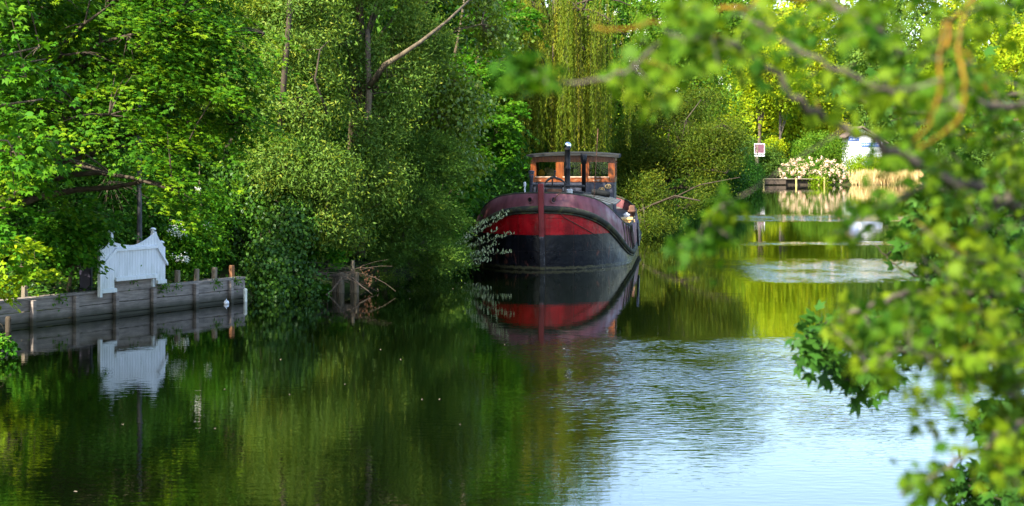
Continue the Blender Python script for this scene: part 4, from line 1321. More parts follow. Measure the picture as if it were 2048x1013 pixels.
def arching(lv, r, C, O, root):
    b = Leaves(); t = MB(); org = np.array(root.location)
    for (a, m_, e, n) in (((905, 500, 64.5), (950, 450, 64.4), (1016, 424, 64.3), 30), ((905, 505, 64.5), (945, 470, 64.4), (1012, 432, 64.3), 26), ((910, 510, 64.5), (950, 490, 64.4), (992, 461, 64.4), 18),
                          ((905, 512, 64.4), (950, 490, 64.3), (1025, 468, 64.3), 30), ((905, 520, 64.4), (955, 512, 64.3), (995, 488, 64.3), 22), ((905, 525, 64.3), (960, 505, 64.2), (1022, 506, 64.2), 26),
                          ((900, 530, 64.2), (940, 533, 64.2), (978, 522, 64.2), 20), ((905, 520, 64.3), (935, 525, 64.2), (965, 518, 64.2), 14), ((905, 495, 64.6), (940, 465, 64.6), (975, 440, 64.5), 18)):
        n = int(n * 1.5); pts = bez(P(*a), P(*m_), P(*e), n)
        t.tube(pts - org, list(np.linspace(.012, .004, n)), 4)
        for k in range(2):
            p = pts[3:] + r.normal(0, .028, (n - 3, 3))
            d = np.column_stack([r.normal(.1, .35, n - 3), r.normal(-.2, .3, n - 3), np.full(n - 3, 1.0 if k == 0 else .5)])
            b.add(p, d, r.normal(0, .5, (n - 3, 3)) + (0, -1, .2), r.uniform(.05, .15, n - 3), .36, T_RHOMB, r.random(n - 3))
    t.build('arching_stems', M_BARKD, root); b.build('pale_leaves', LM['pale'], root, org)


tree('cotoneaster', 'dark low shrub with arching sprays of small pale leaves across the barge bow', 'bush', (-2.6, 64.6, .1), (-2.2, 64.5, 1.4), E,
     spray_ball, LM['feather'], 150, 38, tr=.03, limbs=8, gap=.1, inner=.2, face=.2, kw=dict(sig=.2, per=60, size=.06, width=.5, hue=.45), post=arching)

# weeping willow
r = np.random.default_rng(41)
ww = empty('weeping_willow', (2.0, 93, .6))
tag(ww, 'weeping willow with long hanging yellow green strands behind the barge wheelhouse', 'tree')
org = np.array((2.0, 93, .6)); mb = MB(); lv = Leaves()
mb.tube([(0, 0, -.3), (.05, .05, 2.5), (-.1, 0, 5.5), (.1, .1, 8.5), (0, 0, 11)], [.5, .4, .34, .25, .12], 9)
ends = []
for i in range(46):
    a = r.uniform(0, 2 * math.pi); R_ = r.uniform(.6, 3.9)
    if i < 30: a = r.uniform(math.pi * .95, math.pi * 2.05)
    st = np.array((0, 0, r.uniform(5, 10))); en = np.array((R_ * math.cos(a) * .95, R_ * math.sin(a), r.uniform(6.4, 11.5)))
    mid = (st + en) / 2 + (0, 0, 1.2)
    bb = bez(st, mid, en, 8); mb.tube(bb, list(np.linspace(.09, .02, 8)), 5)
    ends += [bb[j] + r.normal(0, .12, 3) for j in range(3, 8)]
ends = np.array(ends)
k = 0
for i in range(620):
    e = ends[r.integers(len(ends))] + r.normal(0, 1, 3) * (.32, .32, .2)
    bot = max(r.uniform(1.6, 5.2) if r.random() < .6 else r.uniform(3.5, 7), 1.4)
    ln = max(e[2] - bot, 1.0)
    n = int(ln / .05)
    u = np.linspace(0, 1, n)
    sway = r.normal(0, .22, 2)
    p = np.column_stack([e[0] + sway[0] * u + .03 * np.sin(u * 9 + i), e[1] + sway[1] * u, e[2] - ln * u])
    if i % 2 == 0: mb.tube(p[::max(1, n // 6)], .007, 3, False)
    hv = np.clip(r.normal(.5, .2), 0, 1)
    for q in range(2):
        d = np.column_stack([r.normal(0, .55, n), r.normal(0, .55, n), np.full(n, -1.)])
        lv.add(p + org + r.normal(0, .03, (n, 3)), d, r.normal(0, 1, (n, 3)), r.uniform(.10, .19, n), .2, T_RHOMB, np.clip(hv + r.normal(0, .12, n), 0, 1))
mb.build('trunk', M_BARKD, ww, True); lv.build('crown', LM['weeping'], ww, org)

# ----- beyond the barge on the left bank
E = [ell(1290, 90, 118, 3.6, 3.2, 2.9), ell(1240, 200, 116, 2.4, 2.6, 2.3), ell(1360, 190, 117, 2.8, 2.8, 2.2), ell(1420, 60, 120, 3, 3, 2.6), ell(1215, 60, 117, 2, 2.4, 2.2)]


def candles(lv, r, C, O, root):
    b = Leaves(); org = np.array(root.location)
    idx = np.where(O[:, 1] < .1)[0]; r.shuffle(idx)
    for i in idx[:120]:
        c = C[i] + O[i] * .5; n = 26
        p = c + np.column_stack([r.normal(0, .07, n), r.normal(0, .07, n), r.uniform(0, .42, n)])
        b.add(p, r.normal(0, 1, (n, 3)), r.normal(0, .6, (n, 3)) + (0, -.6, .4), r.uniform(.03, .07, n), .9, T_RHOMB, r.random(n))
    b.build('blossom', LM['white'], root, org)


tree('horse_chestnut', 'tall dark green horse chestnut with white blossom candles beyond the barge', 'tree', (7.6, 119, .6), (7.8, 120, 11.5), E,
     spray_ball, LM['chest'], 900, 42, tr=.35, limbs=18, gap=.28, inner=.5, kw=dict(sig=.5, per=55, size=.26, width=.5, hue=.45, up=.7), post=candles)
E = [ell(1290, 300, 97, 1.5, 1.6, 1.5), ell(1370, 300, 96, 1.6, 1.7, 1.5), ell(1440, 280, 96, 1.2, 1.4, 1.3), ell(1300, 400, 93, 1.3, 1.4, 1.2), ell(1370, 390, 93, 1.1, 1.3, .9), ell(1440, 350, 95, 1.0, 1.1, .9),
     ell(1290, 455, 90, .6, .9, .55), ell(1325, 440, 91, .6, .8, .6), ell(1400, 215, 98, 1.4, 1.5, .9), ell(1470, 320, 97, .6, .8, .6), ell(1250, 350, 97, .9, 1.2, 1.2), ell(1330, 230, 98, 1.3, 1.4, .9)]
tree('shrub_willow', 'spreading olive green shrub willow with leaning stems over the water beyond the barge', 'tree', (6.2, 98, .3), (8.6, 97, 5.0), E,
     spray_ball, LM['olive'], 1150, 43, tr=.16, limbs=24, gap=.30, inner=.3, face=.4, kw=dict(sig=.36, per=70, size=.14, width=.3, hue=.42, up=.4, down=.2), limb_r=.6, gk=1.0,
     bark=M_BARKD, extra_limbs=[([P(1268, 428, 92), P(1310, 408, 91), P(1350, 392, 90), P(1400, 402, 89)], .07, .03), ([(6.4, 98, .4), P(1322, 350, 96), P(1362, 290, 95.6), P(1372, 240, 95.2), P(1402, 200, 95.5)], .08, .02),
                            ([(6.8, 97.5, .4), P(1380, 350, 95.4), P(1430, 300, 95), P(1445, 250, 95.3)], .07, .02), ([P(1340, 400, 91), P(1400, 370, 90), P(1480, 355, 89)], .04, .015)])


def broad(name, label, x, y, h, rx, seed, mat, sp=520, size=.34, sig=.75, per=36, group=None, hue=.5, style=spray_ball, low=.22, **kk):
    z = gz(x, y)
    r = np.random.default_rng(seed)
    c = np.array((x, y, z))
    E = [(c + (0, 0, h * .62), (rx, rx, h * .34)), (c + (-rx * .5, -rx * .3, h * .45), (rx * .6, rx * .6, h * .25)), (c + (rx * .55, -rx * .2, h * .42), (rx * .6, rx * .6, h * .24)),
         (c + (0, -rx * .6, h * low * 1.4), (rx * .7, rx * .5, h * low * .9)), (c + (r.normal(0, rx * .2), 0, h * .85), (rx * .5, rx * .5, h * .16))]
    return tree(name, label, 'tree', (x, y, z), (x + r.normal(0, .4), y, z + h * .9), E, style, mat, sp, seed, group=group, tr=.02 * h + .05, limbs=12, gap=.16, inner=.6, face=.5,
                twigs=False, kw=dict(dict(sig=sig, per=per, size=size, width=.55, hue=hue, up=.6, outw=1.1), **kk), gk=.5)


# wood standing behind the front row (copies of three trees)
g1 = 'trees in the wood behind the bank'
wl_ = 'dark green broadleaf tree in the wood behind the bank trees'
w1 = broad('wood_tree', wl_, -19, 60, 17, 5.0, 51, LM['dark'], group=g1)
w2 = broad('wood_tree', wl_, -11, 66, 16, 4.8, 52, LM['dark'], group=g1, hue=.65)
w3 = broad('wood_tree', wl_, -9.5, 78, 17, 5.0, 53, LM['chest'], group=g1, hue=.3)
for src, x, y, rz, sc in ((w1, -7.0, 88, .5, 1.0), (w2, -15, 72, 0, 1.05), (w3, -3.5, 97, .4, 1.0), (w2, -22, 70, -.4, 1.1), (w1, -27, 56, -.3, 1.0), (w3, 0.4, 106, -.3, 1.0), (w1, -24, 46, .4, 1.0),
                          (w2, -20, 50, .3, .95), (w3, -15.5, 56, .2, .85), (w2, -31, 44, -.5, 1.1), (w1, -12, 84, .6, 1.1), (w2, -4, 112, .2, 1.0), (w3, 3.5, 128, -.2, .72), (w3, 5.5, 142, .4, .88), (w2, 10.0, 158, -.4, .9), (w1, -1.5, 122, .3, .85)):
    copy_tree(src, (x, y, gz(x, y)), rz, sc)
# sunlit trees along the far part of the left bank
g2 = 'sunlit trees beyond the barge'
l2 = 'sunlit yellow green tree on the far left bank beyond the shrub willow'
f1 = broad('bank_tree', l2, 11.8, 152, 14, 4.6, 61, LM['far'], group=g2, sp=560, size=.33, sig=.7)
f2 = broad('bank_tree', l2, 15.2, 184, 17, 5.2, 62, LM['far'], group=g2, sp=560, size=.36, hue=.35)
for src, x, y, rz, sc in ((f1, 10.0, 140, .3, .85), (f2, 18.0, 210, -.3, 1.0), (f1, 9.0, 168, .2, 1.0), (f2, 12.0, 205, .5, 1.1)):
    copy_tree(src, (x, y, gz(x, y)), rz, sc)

# ================================================================== far bank (about 230 m)
g3 = 'trees on the far bank'
l3 = 'tall sunlit tree on the far bank behind the hanging branches'
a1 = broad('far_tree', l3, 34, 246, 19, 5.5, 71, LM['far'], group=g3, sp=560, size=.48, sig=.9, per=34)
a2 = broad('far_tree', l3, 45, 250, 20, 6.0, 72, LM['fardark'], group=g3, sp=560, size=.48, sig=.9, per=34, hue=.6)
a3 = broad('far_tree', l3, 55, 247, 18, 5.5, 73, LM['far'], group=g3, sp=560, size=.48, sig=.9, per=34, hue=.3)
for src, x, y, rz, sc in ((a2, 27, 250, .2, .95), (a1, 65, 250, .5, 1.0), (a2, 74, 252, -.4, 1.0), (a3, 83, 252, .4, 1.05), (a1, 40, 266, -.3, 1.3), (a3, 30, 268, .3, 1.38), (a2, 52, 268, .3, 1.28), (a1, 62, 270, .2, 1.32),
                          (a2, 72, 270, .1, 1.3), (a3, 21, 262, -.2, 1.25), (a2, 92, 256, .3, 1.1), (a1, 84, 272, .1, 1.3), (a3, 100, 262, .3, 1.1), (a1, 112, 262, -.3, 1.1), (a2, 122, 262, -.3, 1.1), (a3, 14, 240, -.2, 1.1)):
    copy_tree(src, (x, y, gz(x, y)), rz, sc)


def bush(name, label, px, py0, py1, d, rx, mat, seed, size=.22, hue=.5, sp=170, post=None, sig=.4):
    x = (px - 1024) * d / F; z0 = gz(x, d); z1 = CH + (HZ - py0) * d / F; zb = CH + (HZ - py1) * d / F
    h = max(z1 - zb, 1.0)
    r_ = 0
    E = [((x, d, zb + h * .5), (rx, rx * .8, h * .5)), ((x - rx * .4, d - rx * .3, zb + h * .35), (rx * .6, rx * .5, h * .35)), ((x + rx * .4, d - rx * .3, zb + h * .35), (rx * .6, rx * .5, h * .35))]
    return tree(name, label, 'bush', (x, d, z0), (x, d, z0 + h * .6), E, spray_ball, mat, sp, seed, tr=.1, limbs=6, gap=.15, inner=.6, face=.6, twigs=False,
                kw=dict(sig=sig, per=42, size=size, width=.6, hue=hue, up=.8), post=post)


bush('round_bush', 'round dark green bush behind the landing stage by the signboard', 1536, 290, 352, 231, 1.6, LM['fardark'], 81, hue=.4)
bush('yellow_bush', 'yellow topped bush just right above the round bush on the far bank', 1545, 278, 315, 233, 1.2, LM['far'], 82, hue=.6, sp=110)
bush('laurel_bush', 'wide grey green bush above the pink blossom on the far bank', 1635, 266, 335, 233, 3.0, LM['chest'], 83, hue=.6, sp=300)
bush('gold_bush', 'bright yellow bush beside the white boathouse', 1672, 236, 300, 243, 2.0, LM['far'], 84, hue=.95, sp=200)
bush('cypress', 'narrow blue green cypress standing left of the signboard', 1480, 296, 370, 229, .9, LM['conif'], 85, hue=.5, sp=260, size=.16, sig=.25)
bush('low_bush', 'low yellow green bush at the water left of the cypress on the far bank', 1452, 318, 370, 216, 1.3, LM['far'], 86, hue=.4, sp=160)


def pinkpost(lv, r, C, O, root):
    b = Leaves(); org = np.array(root.location)
    sel = np.where((O[:, 1] < .35))[0]; sel = sel[r.random(len(sel)) < .8]
    for i in sel:
        n = 26; c = C[i] + O[i] * .32 + (0, -.12, .05)
        p = c + nrm(r.normal(0, 1, (n, 3))) * .2
        b.add(p, r.normal(0, 1, (n, 3)), p - c, r.uniform(.10, .17, n), .9, T_RHOMB, r.random(n))
    b.build('blossom', LM['pink'], root, org)


bush('rhododendron', 'wide rhododendron covered in pale pink blossom above the landing stage', 1625, 321, 366, 230, 3.6, LM['chest'], 87, hue=.5, sp=330, post=pinkpost)
bush('hazel', 'rounded green bush covering the foot of the white boathouse', 1738, 311, 352, 231, 2.6, LM['far'], 89, hue=.25, sp=170)
bush('leafy_clump', 'small bright green clump at the water below the pink blossom', 1634, 352, 374, 226.2, .7, LM['far'], 88, hue=.2, sp=50)
# trees with bare trunks by the signboard
for px, py, w_, lb, mt in ((1558, 235, .22, 'bare brown trunk rising behind the round bush on the far bank', M_BARKG), (1517, 240, .26, 'reddish ivy hung trunk behind the signboard', M_BARK)):
    d = 236; x = (px - 1024) * d / F; z = gz(x, d)
    E = [((x, d, 13), (2.6, 2.2, 3.0)), ((x + .6, d - .5, 10.2), (1.8, 1.5, 1.5))]
    tree('tall_tree', lb, 'tree', (x, d, z), (x + .3, d, 14), E, spray_ball, LM['far'], 210, 90 + px % 7, tr=w_, limbs=8, gap=.2, twigs=False, bark=mt, kw=dict(sig=.7, per=34, size=.4, width=.6, hue=.5), bend=.08)
# landing stage
D = 225.5; sc = D / F
st_ = empty('landing_stage', tuple(P(1568, 0, D)[:2]) + (0,))
tag(st_, 'low wooden landing stage with yellow posts before the pink blossom', 'landing stage')
M_YEL = surf('yellow_painted_wood', [(.3, (.50, .38, .10)), (.7, (.68, .55, .2))], 3, .7, .3)


def sx2(px): return (px - 1568) * sc


t = MB()
for i in range(24):
    x0 = sx2(1496) + i * (sx2(1642) - sx2(1496)) / 24
    t.bevbox(x0 + .01, x0 + (sx2(1642) - sx2(1496)) / 24 - .01, -.1, 1.8, .66, .73, .01)
t.build('deck_boards', M_STUMP, st_)
t = MB(); t.box(sx2(1527), sx2(1572), 0, .1, .1, .64); t.build('fascia', M_DEAD, st_)
t = MB(); t.box(sx2(1572.5), sx2(1642), .3, .4, -.1, .63); t.build('dark_fascia', M_BARKD, st_)
for px in (1488, 1513, 1527, 1592, 1637, 1648):
    t = MB(); t.bevbox(sx2(px) - .09, sx2(px) + .09, -.25, -.11, -.4, .72 if px < 1640 else .9, .02)
    t.build('post', M_YEL, st_)
t = MB(); t.bevbox(-.24, .24, -.24, .24, -.4, 1.32, .03); t.bevbox(-.27, .27, -.27, .27, 1.32, 1.38, .02)
o = t.build('white_bollard', M_WHITE); o.location = P(1497, 0, 224.2) * (1, 1, 0)
tag(o, 'thick white mooring post at the water end of the landing stage', 'mooring post')
t = MB(); t.prism([(-.25, 0), (.28, 0), (.28, 1.1), (.1, .75)], 0, .06)
o = t.build('white_gate_board', M_WHITE); q = P(1501, 342, 227.5); o.location = (q[0], 227.5, .75)
tag(o, 'slanting white board behind the white mooring post under the signboard', 'board')
# signboard on its pillar
sb = empty('signboard', tuple(P(1514, 0, 229)[:2]) + (gz(P(1514, 0, 229)[0], 229),))
tag(sb, 'maroon signboard in a white frame on a brown pillar above the landing stage', 'sign')
zg = sb.location.z; ss = 229 / F
za, zb = CH + (HZ - 308) * ss - zg, CH + (HZ - 287.5) * ss - zg
M_MAROON = surf('maroon_board', [(.3, (.12, .045, .065)), (.7, (.17, .075, .095))], 3, .6, .3)
t = MB()
xa, xb = (1508.5 - 1514) * ss, (1529.5 - 1514) * ss; fw = .075
t.bevbox(xa, xb, -.08, .06, za, za + fw, .01); t.bevbox(xa, xb, -.08, .06, zb - fw, zb, .01)
t.bevbox(xa, xa + fw, -.079, .059, za + fw, zb - fw, .01); t.bevbox(xb - fw, xb, -.079, .059, za + fw, zb - fw, .01)
t.build('frame', M_WPAINT, sb)
t = MB(); t.box(xa + fw, xb - fw, -.03, .03, za + fw, zb - fw); t.build('panel', M_MAROON, sb)
t = MB(); t.tube([(-.05, .15, -.3), (0, .15, za - .1), (.05, .15, zb - .2)], [.26, .22, .2], 9); t.build('pillar', M_STUMP, sb)
t = MB(); t.box(xa + .02, xb - .02, -.07, .05, za - .3, za - .12); t.build('lower_board', M_WPAINT, sb)
# white boathouse with blue signs
bh = empty('boathouse', tuple(P(1733, 0, 236)[:2]) + (gz(P(1733, 0, 236)[0], 236),))
tag(bh, 'white gabled boathouse with two blue signs half hidden by hanging leaves', 'house')
zg = bh.location.z; ss = 236 / F


def hx(px): return (px - 1733) * ss
def hz(py): return CH + (HZ - py) * ss - zg


t = MB(); t.prism([(hx(1697), -.3), (hx(1765), -.3), (hx(1765), hz(284)), (hx(1724), hz(258)), (hx(1697), hz(274))], 0, 5)
for i in range(17):
    x0 = hx(1698) + i * .235
    t.box(x0, x0 + .03, -.02, .01, -.2, hz(297))
t.build('wall', M_WPAINT, bh)
M_TILE = surf('brown_roof_tiles', [(.3, (.10, .07, .055)), (.7, (.20, .15, .12))], 5, .8, .2, .02, 20)
t = MB(); t.prism([(hx(1688), hz(277)), (hx(1724), hz(255.5)), (hx(1776), hz(288)), (hx(1776), hz(285.5)), (hx(1724), hz(252.5)), (hx(1688), hz(274))], -.4, 5.4)
t.build('roof', M_TILE, bh)
M_BLUE = surf('blue_sign', [(.3, (.05, .12, .50)), (.7, (.09, .18, .60))], 3, .5, .4)
for (p0, p1, y0, y1) in ((1697.5, 1717.5, 275, 281.5), (1722, 1762, 286, 293.5)):
    t = MB(); t.bevbox(hx(p0), hx(p1), -.09, -.03, hz(y1), hz(y0), .01); s_o = t.build('sign_board', M_BLUE, bh)
    t = MB(); rnd = random.Random(int(p0)); x = hx(p0) + .1
    while x < hx(p1) - .2:
        w_ = rnd.uniform(.06, .16); zz = (hz(y0) + hz(y1)) / 2
        t.box(x, x + w_, -.10, -.092, zz - .07, zz + rnd.uniform(.04, .09)); x += w_ + rnd.uniform(.05, .14)
    t.build('lettering', M_WPAINT, s_o)
# pale pink house at the right
ph = empty('house', tuple(P(2010, 0, 262)[:2]) + (gz(P(2010, 0, 262)[0], 262),))
tag(ph, 'pale house with pinkish tiled roof glimpsed between the leaves near the picture edge', 'house')
zg = ph.location.z; ss = 262 / F
M_PINKT = surf('pink_roof_tiles', [(.3, (.32, .18, .15)), (.7, (.48, .31, .27))], 4, .8, .2, .02, 20)
t = MB(); t.box(-5.5, 5.5, 0, 8, -.3, 5.6); t.build('wall', M_WPAINT, ph)
t = MB(); t.add([(-6, -.4, 5.5), (6, -.4, 5.5), (6, 8.4, 5.5), (-6, 8.4, 5.5), (-5, 4, 9.2), (5, 4, 9.2)], [(0, 1, 5, 4), (1, 2, 5), (2, 3, 4, 5), (3, 0, 4), (3, 2, 1, 0)])
ro = t.build('roof', M_PINKT, ph)
t = MB(); t.bevbox(2.2, 3.0, 3.6, 4.4, 8.4, 10.2, .03); t.build('chimney', M_TILE, ro)
for xx in (-4, -1.4, 1.4, 4):
    t = MB(); t.box(xx - .6, xx + .6, -.04, -.005, 2.6, 4.4); wn_ = t.build('window', M_NAVY, ph)
    t = MB(); t.box(xx - .7, xx + .7, -.10, -.045, 2.48, 2.58); t.box(xx - .04, xx + .04, -.07, -.045, 2.6, 4.4); t.build('frame', M_WPAINT, wn_)
# reeds
r = np.random.default_rng(77); lv = Leaves(); n = 2600
px = 1712 + 150 * np.clip(np.concatenate([r.normal(.15, .10, n // 4), r.normal(.50, .10, n // 4), r.uniform(0, 1, n - 3 * (n // 4)), r.normal(.85, .09, n // 4)]), -.05, 1.05); dd = r.uniform(226.5, 229, n)
x = (px - 1024) * dd / F
lv.add(np.column_stack([x, dd, np.full(n, -.1)]), np.column_stack([r.normal(0, .17, n), r.normal(0, .15, n), np.ones(n)]), r.normal(0, 1, (n, 3)) * (1, 1, 0) + (0, -.5, 0), r.uniform(1.0, 2.1, n), .05, T_RHOMB, r.random(n))
o = lv.build('reeds', LM['reed']); tag(o, 'strip of dry straw coloured reeds along the far bank below the boathouse', 'reeds', kind='stuff')
# small grey rowing boat
t = MB(); rows = []
for q, (w_, z) in enumerate(((.25, -.1), (.5, .1), (.62, .32), (.57, .32), (.45, .12), (.2, .0))):
    rows.append([(1.9 * u, w_ * (1 - abs(u) ** 2.6) * (1 if u < 1 else 0), z + .16 * u * u if z > .05 else z) for u in np.linspace(-1, 1, 15)] + [(1.9 * u, -w_ * (1 - abs(u) ** 2.6), z + .16 * u * u if z > .05 else z) for u in np.linspace(1, -1, 15)][1:])
t = skin(rows); rb = empty('rowing_boat', tuple(P(1878, 0, 219)[:2]) + (.06,), .15)
tag(rb, 'small grey rowing boat lying before the reeds of the far bank', 'boat')
t.build('hull', M_STEELG, rb, True)
for xx in (-.7, .5):
    t = MB(); t.bevbox(xx - .12, xx + .12, -.5, .5, .24, .28, .01); t.build('thwart', M_STUMP, rb)

# understorey behind the front row, closing the gaps under the crowns
g4 = 'undergrowth bushes in the wood'
l4 = 'dark leafy undergrowth bush in the shade of the wood'
r = np.random.default_rng(9)
E = [(np.array((0, 0, 1.3)), (2.2, 1.5, 1.5)), (np.array((-1.0, -.4, .6)), (1.2, 1, .8)), (np.array((1.1, -.3, .7)), (1.2, 1, .9)), (np.array((.2, 0, 2.4)), (1.3, 1.1, 1.0))]
x0, y0 = -7.5, 60.5
E = [((c + (x0, y0, gz(x0, y0))), q) for c, q in E]
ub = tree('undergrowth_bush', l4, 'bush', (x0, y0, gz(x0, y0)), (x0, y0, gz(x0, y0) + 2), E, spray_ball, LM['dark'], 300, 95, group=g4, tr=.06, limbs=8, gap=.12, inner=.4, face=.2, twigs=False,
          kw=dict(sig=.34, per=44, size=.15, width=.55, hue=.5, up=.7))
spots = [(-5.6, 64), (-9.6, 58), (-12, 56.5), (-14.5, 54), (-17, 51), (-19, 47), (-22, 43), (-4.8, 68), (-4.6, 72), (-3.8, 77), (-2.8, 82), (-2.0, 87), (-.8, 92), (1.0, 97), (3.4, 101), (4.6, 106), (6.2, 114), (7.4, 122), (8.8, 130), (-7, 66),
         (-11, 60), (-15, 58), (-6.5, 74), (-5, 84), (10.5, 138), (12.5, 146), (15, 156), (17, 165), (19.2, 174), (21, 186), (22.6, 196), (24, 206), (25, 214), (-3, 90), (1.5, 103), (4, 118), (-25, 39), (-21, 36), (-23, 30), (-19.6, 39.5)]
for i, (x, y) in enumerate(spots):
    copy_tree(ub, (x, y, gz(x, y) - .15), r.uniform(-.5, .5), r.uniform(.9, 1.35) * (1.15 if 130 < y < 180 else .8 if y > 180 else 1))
g5 = 'bushes on the far bank behind the reeds'
l5 = 'dense green bush on the far bank behind the reeds'
fb = bush('shore_bush', l5, 1870, 305, 366, 231, 3.2, LM['fardark'], 96, size=.3, hue=.4, sp=260)
b0_ = [o for o in COL.objects if o.name == 'shore_bush'][0]; b0_['group'] = g5
for px, d, rz, sc in ((1800, 240, .3, 1.3), (1925, 233, .3, 1.2), (1985, 232, -.3, 1.1), (2050, 233, .2, 1.3), (1840, 244, .4, 1.8), (1940, 246, -.3, 1.9), (2035, 247, .1, 1.7), (1770, 252, .2, 1.7), (1700, 248, -.2, 1.5), (1620, 246, .2, 1.6), (1560, 246, 0, 1.6), (2120, 236, 0, 1.5),
                      (1500, 240, .2, 1.3), (1660, 258, .3, 2.0), (1900, 262, .3, 2.2), (1540, 255, .1, 2.0)):
    x = (px - 1024) * d / F
    copy_tree(b0_, (x, d, gz(x, d)), rz, sc)

# ================================================================== hanging branches close to the camera
def inpoly(p, poly):
    ins = np.zeros(len(p), bool); n = len(poly)
    for i in range(n):
        a, b = poly[i], poly[(i + 1) % n]
        ins ^= ((a[1] > p[:, 1]) != (b[1] > p[:, 1])) & (p[:, 0] < (b[0] - a[0]) * (p[:, 1] - a[1]) / (b[1] - a[1] + 1e-12) + a[0])
    return ins


def hanging_tree(name, label, base, limbs, regions, seed, bark, lich, lmat, tmpl, size, per, wid, trunk_r, twig_r, clen, openings=(), lichen=0):
    r = np.random.default_rng(seed)
    base = np.array(base, float)
    root = empty(name, tuple(base)); tag(root, label, 'tree')
    mb, ml = MB(), MB(); pts = []
    h = np.array([q[0] for q in limbs[0][0]])
    mb.tube([base - base, np.array((.05, .03, 1.2)), np.array((-.1, .1, 2.6)), np.array((.1, .2, 4.5)), np.array((0, .3, 6.5))], [trunk_r * 1.3, trunk_r, trunk_r * .85, trunk_r * .6, trunk_r * .3], 12)
    for q, r0, r1, li in limbs:
        w_ = [P(*p) if not isinstance(p, np.ndarray) else p for p in q]
        w_ = np.array(w_)
        # resample smoothly with a little waviness
        t = np.linspace(0, len(w_) - 1, (len(w_) - 1) * 5 + 1)
        ws = np.column_stack([np.interp(t, range(len(w_)), w_[:, k]) for k in range(3)])
        ws[1:-1] = (ws[:-2] + 2 * ws[1:-1] + ws[2:]) / 4
        ws[1:-1] += r.normal(0, r0 * .35, ws[1:-1].shape)
        (ml if li else mb).tube(ws - base, list(np.linspace(r0, r1, len(ws))), 8)
        pts.append(ws)
    pts = np.concatenate(pts)
    lv = Leaves()
    for poly, n, d0, d1, hue in regions:
        poly = np.array(poly, float); lo, hi = poly.min(0), poly.max(0)
        p = r.uniform(lo, hi, (n * 8, 2)); p = p[inpoly(p, poly)][:n]
        for x0, x1, y0, y1 in openings:
            p = p[~((p[:, 0] > x0) & (p[:, 0] < x1) & (p[:, 1] > y0) & (p[:, 1] < y1))]
        dd = r.uniform(d0, d1, len(p))
        for (x, y), d in zip(p, dd):
            c = P(x, y, d)
            k = np.linalg.norm((pts - c) * (1, .22, 1), axis=1).argmin(); a = pts[k]
            v = c - a; ln = np.linalg.norm(v)
            if ln > clen * 3:
                a = c - v / ln * clen * 3 * r.uniform(.5, 1)
            m = (a + c) / 2 + (0, 0, .15 * ln * r.uniform(0, 1)) if ln < clen * 3 else (a + c) / 2
            tw = bez(a, m, c, 5)
            (ml if r.random() < lichen else mb).tube(tw - base, list(np.linspace(twig_r, twig_r * .4, 5)), 5)
            dr = nrm(v)
            N = r.integers(per[0], per[1] + 1)
            u = r.uniform(.25, 1.08, N)[:, None]
            q = a + (c - a) * u + (m - (a + c) / 2) * (2 * u * (1 - u)) + r.normal(0, size * .45, (N, 3))
            dd_ = dr[None] * .7 + r.normal(0, .8, (N, 3)); dd_[:, 2] -= .35
            nn = r.normal(0, .55, (N, 3)) + (0, -.25, .9)
            lv.add(q, dd_, nn, size * r.uniform(.65, 1.25, N), wid, tmpl, np.clip(hue + r.normal(0, .25) + r.normal(0, .12, N), 0, 1))
    mb.build('trunk', bark, root, True)
    if ml.v: ml.build('lichen_twigs', lich, root, True)
    lv.build('crown', lmat, root, base)
    return root


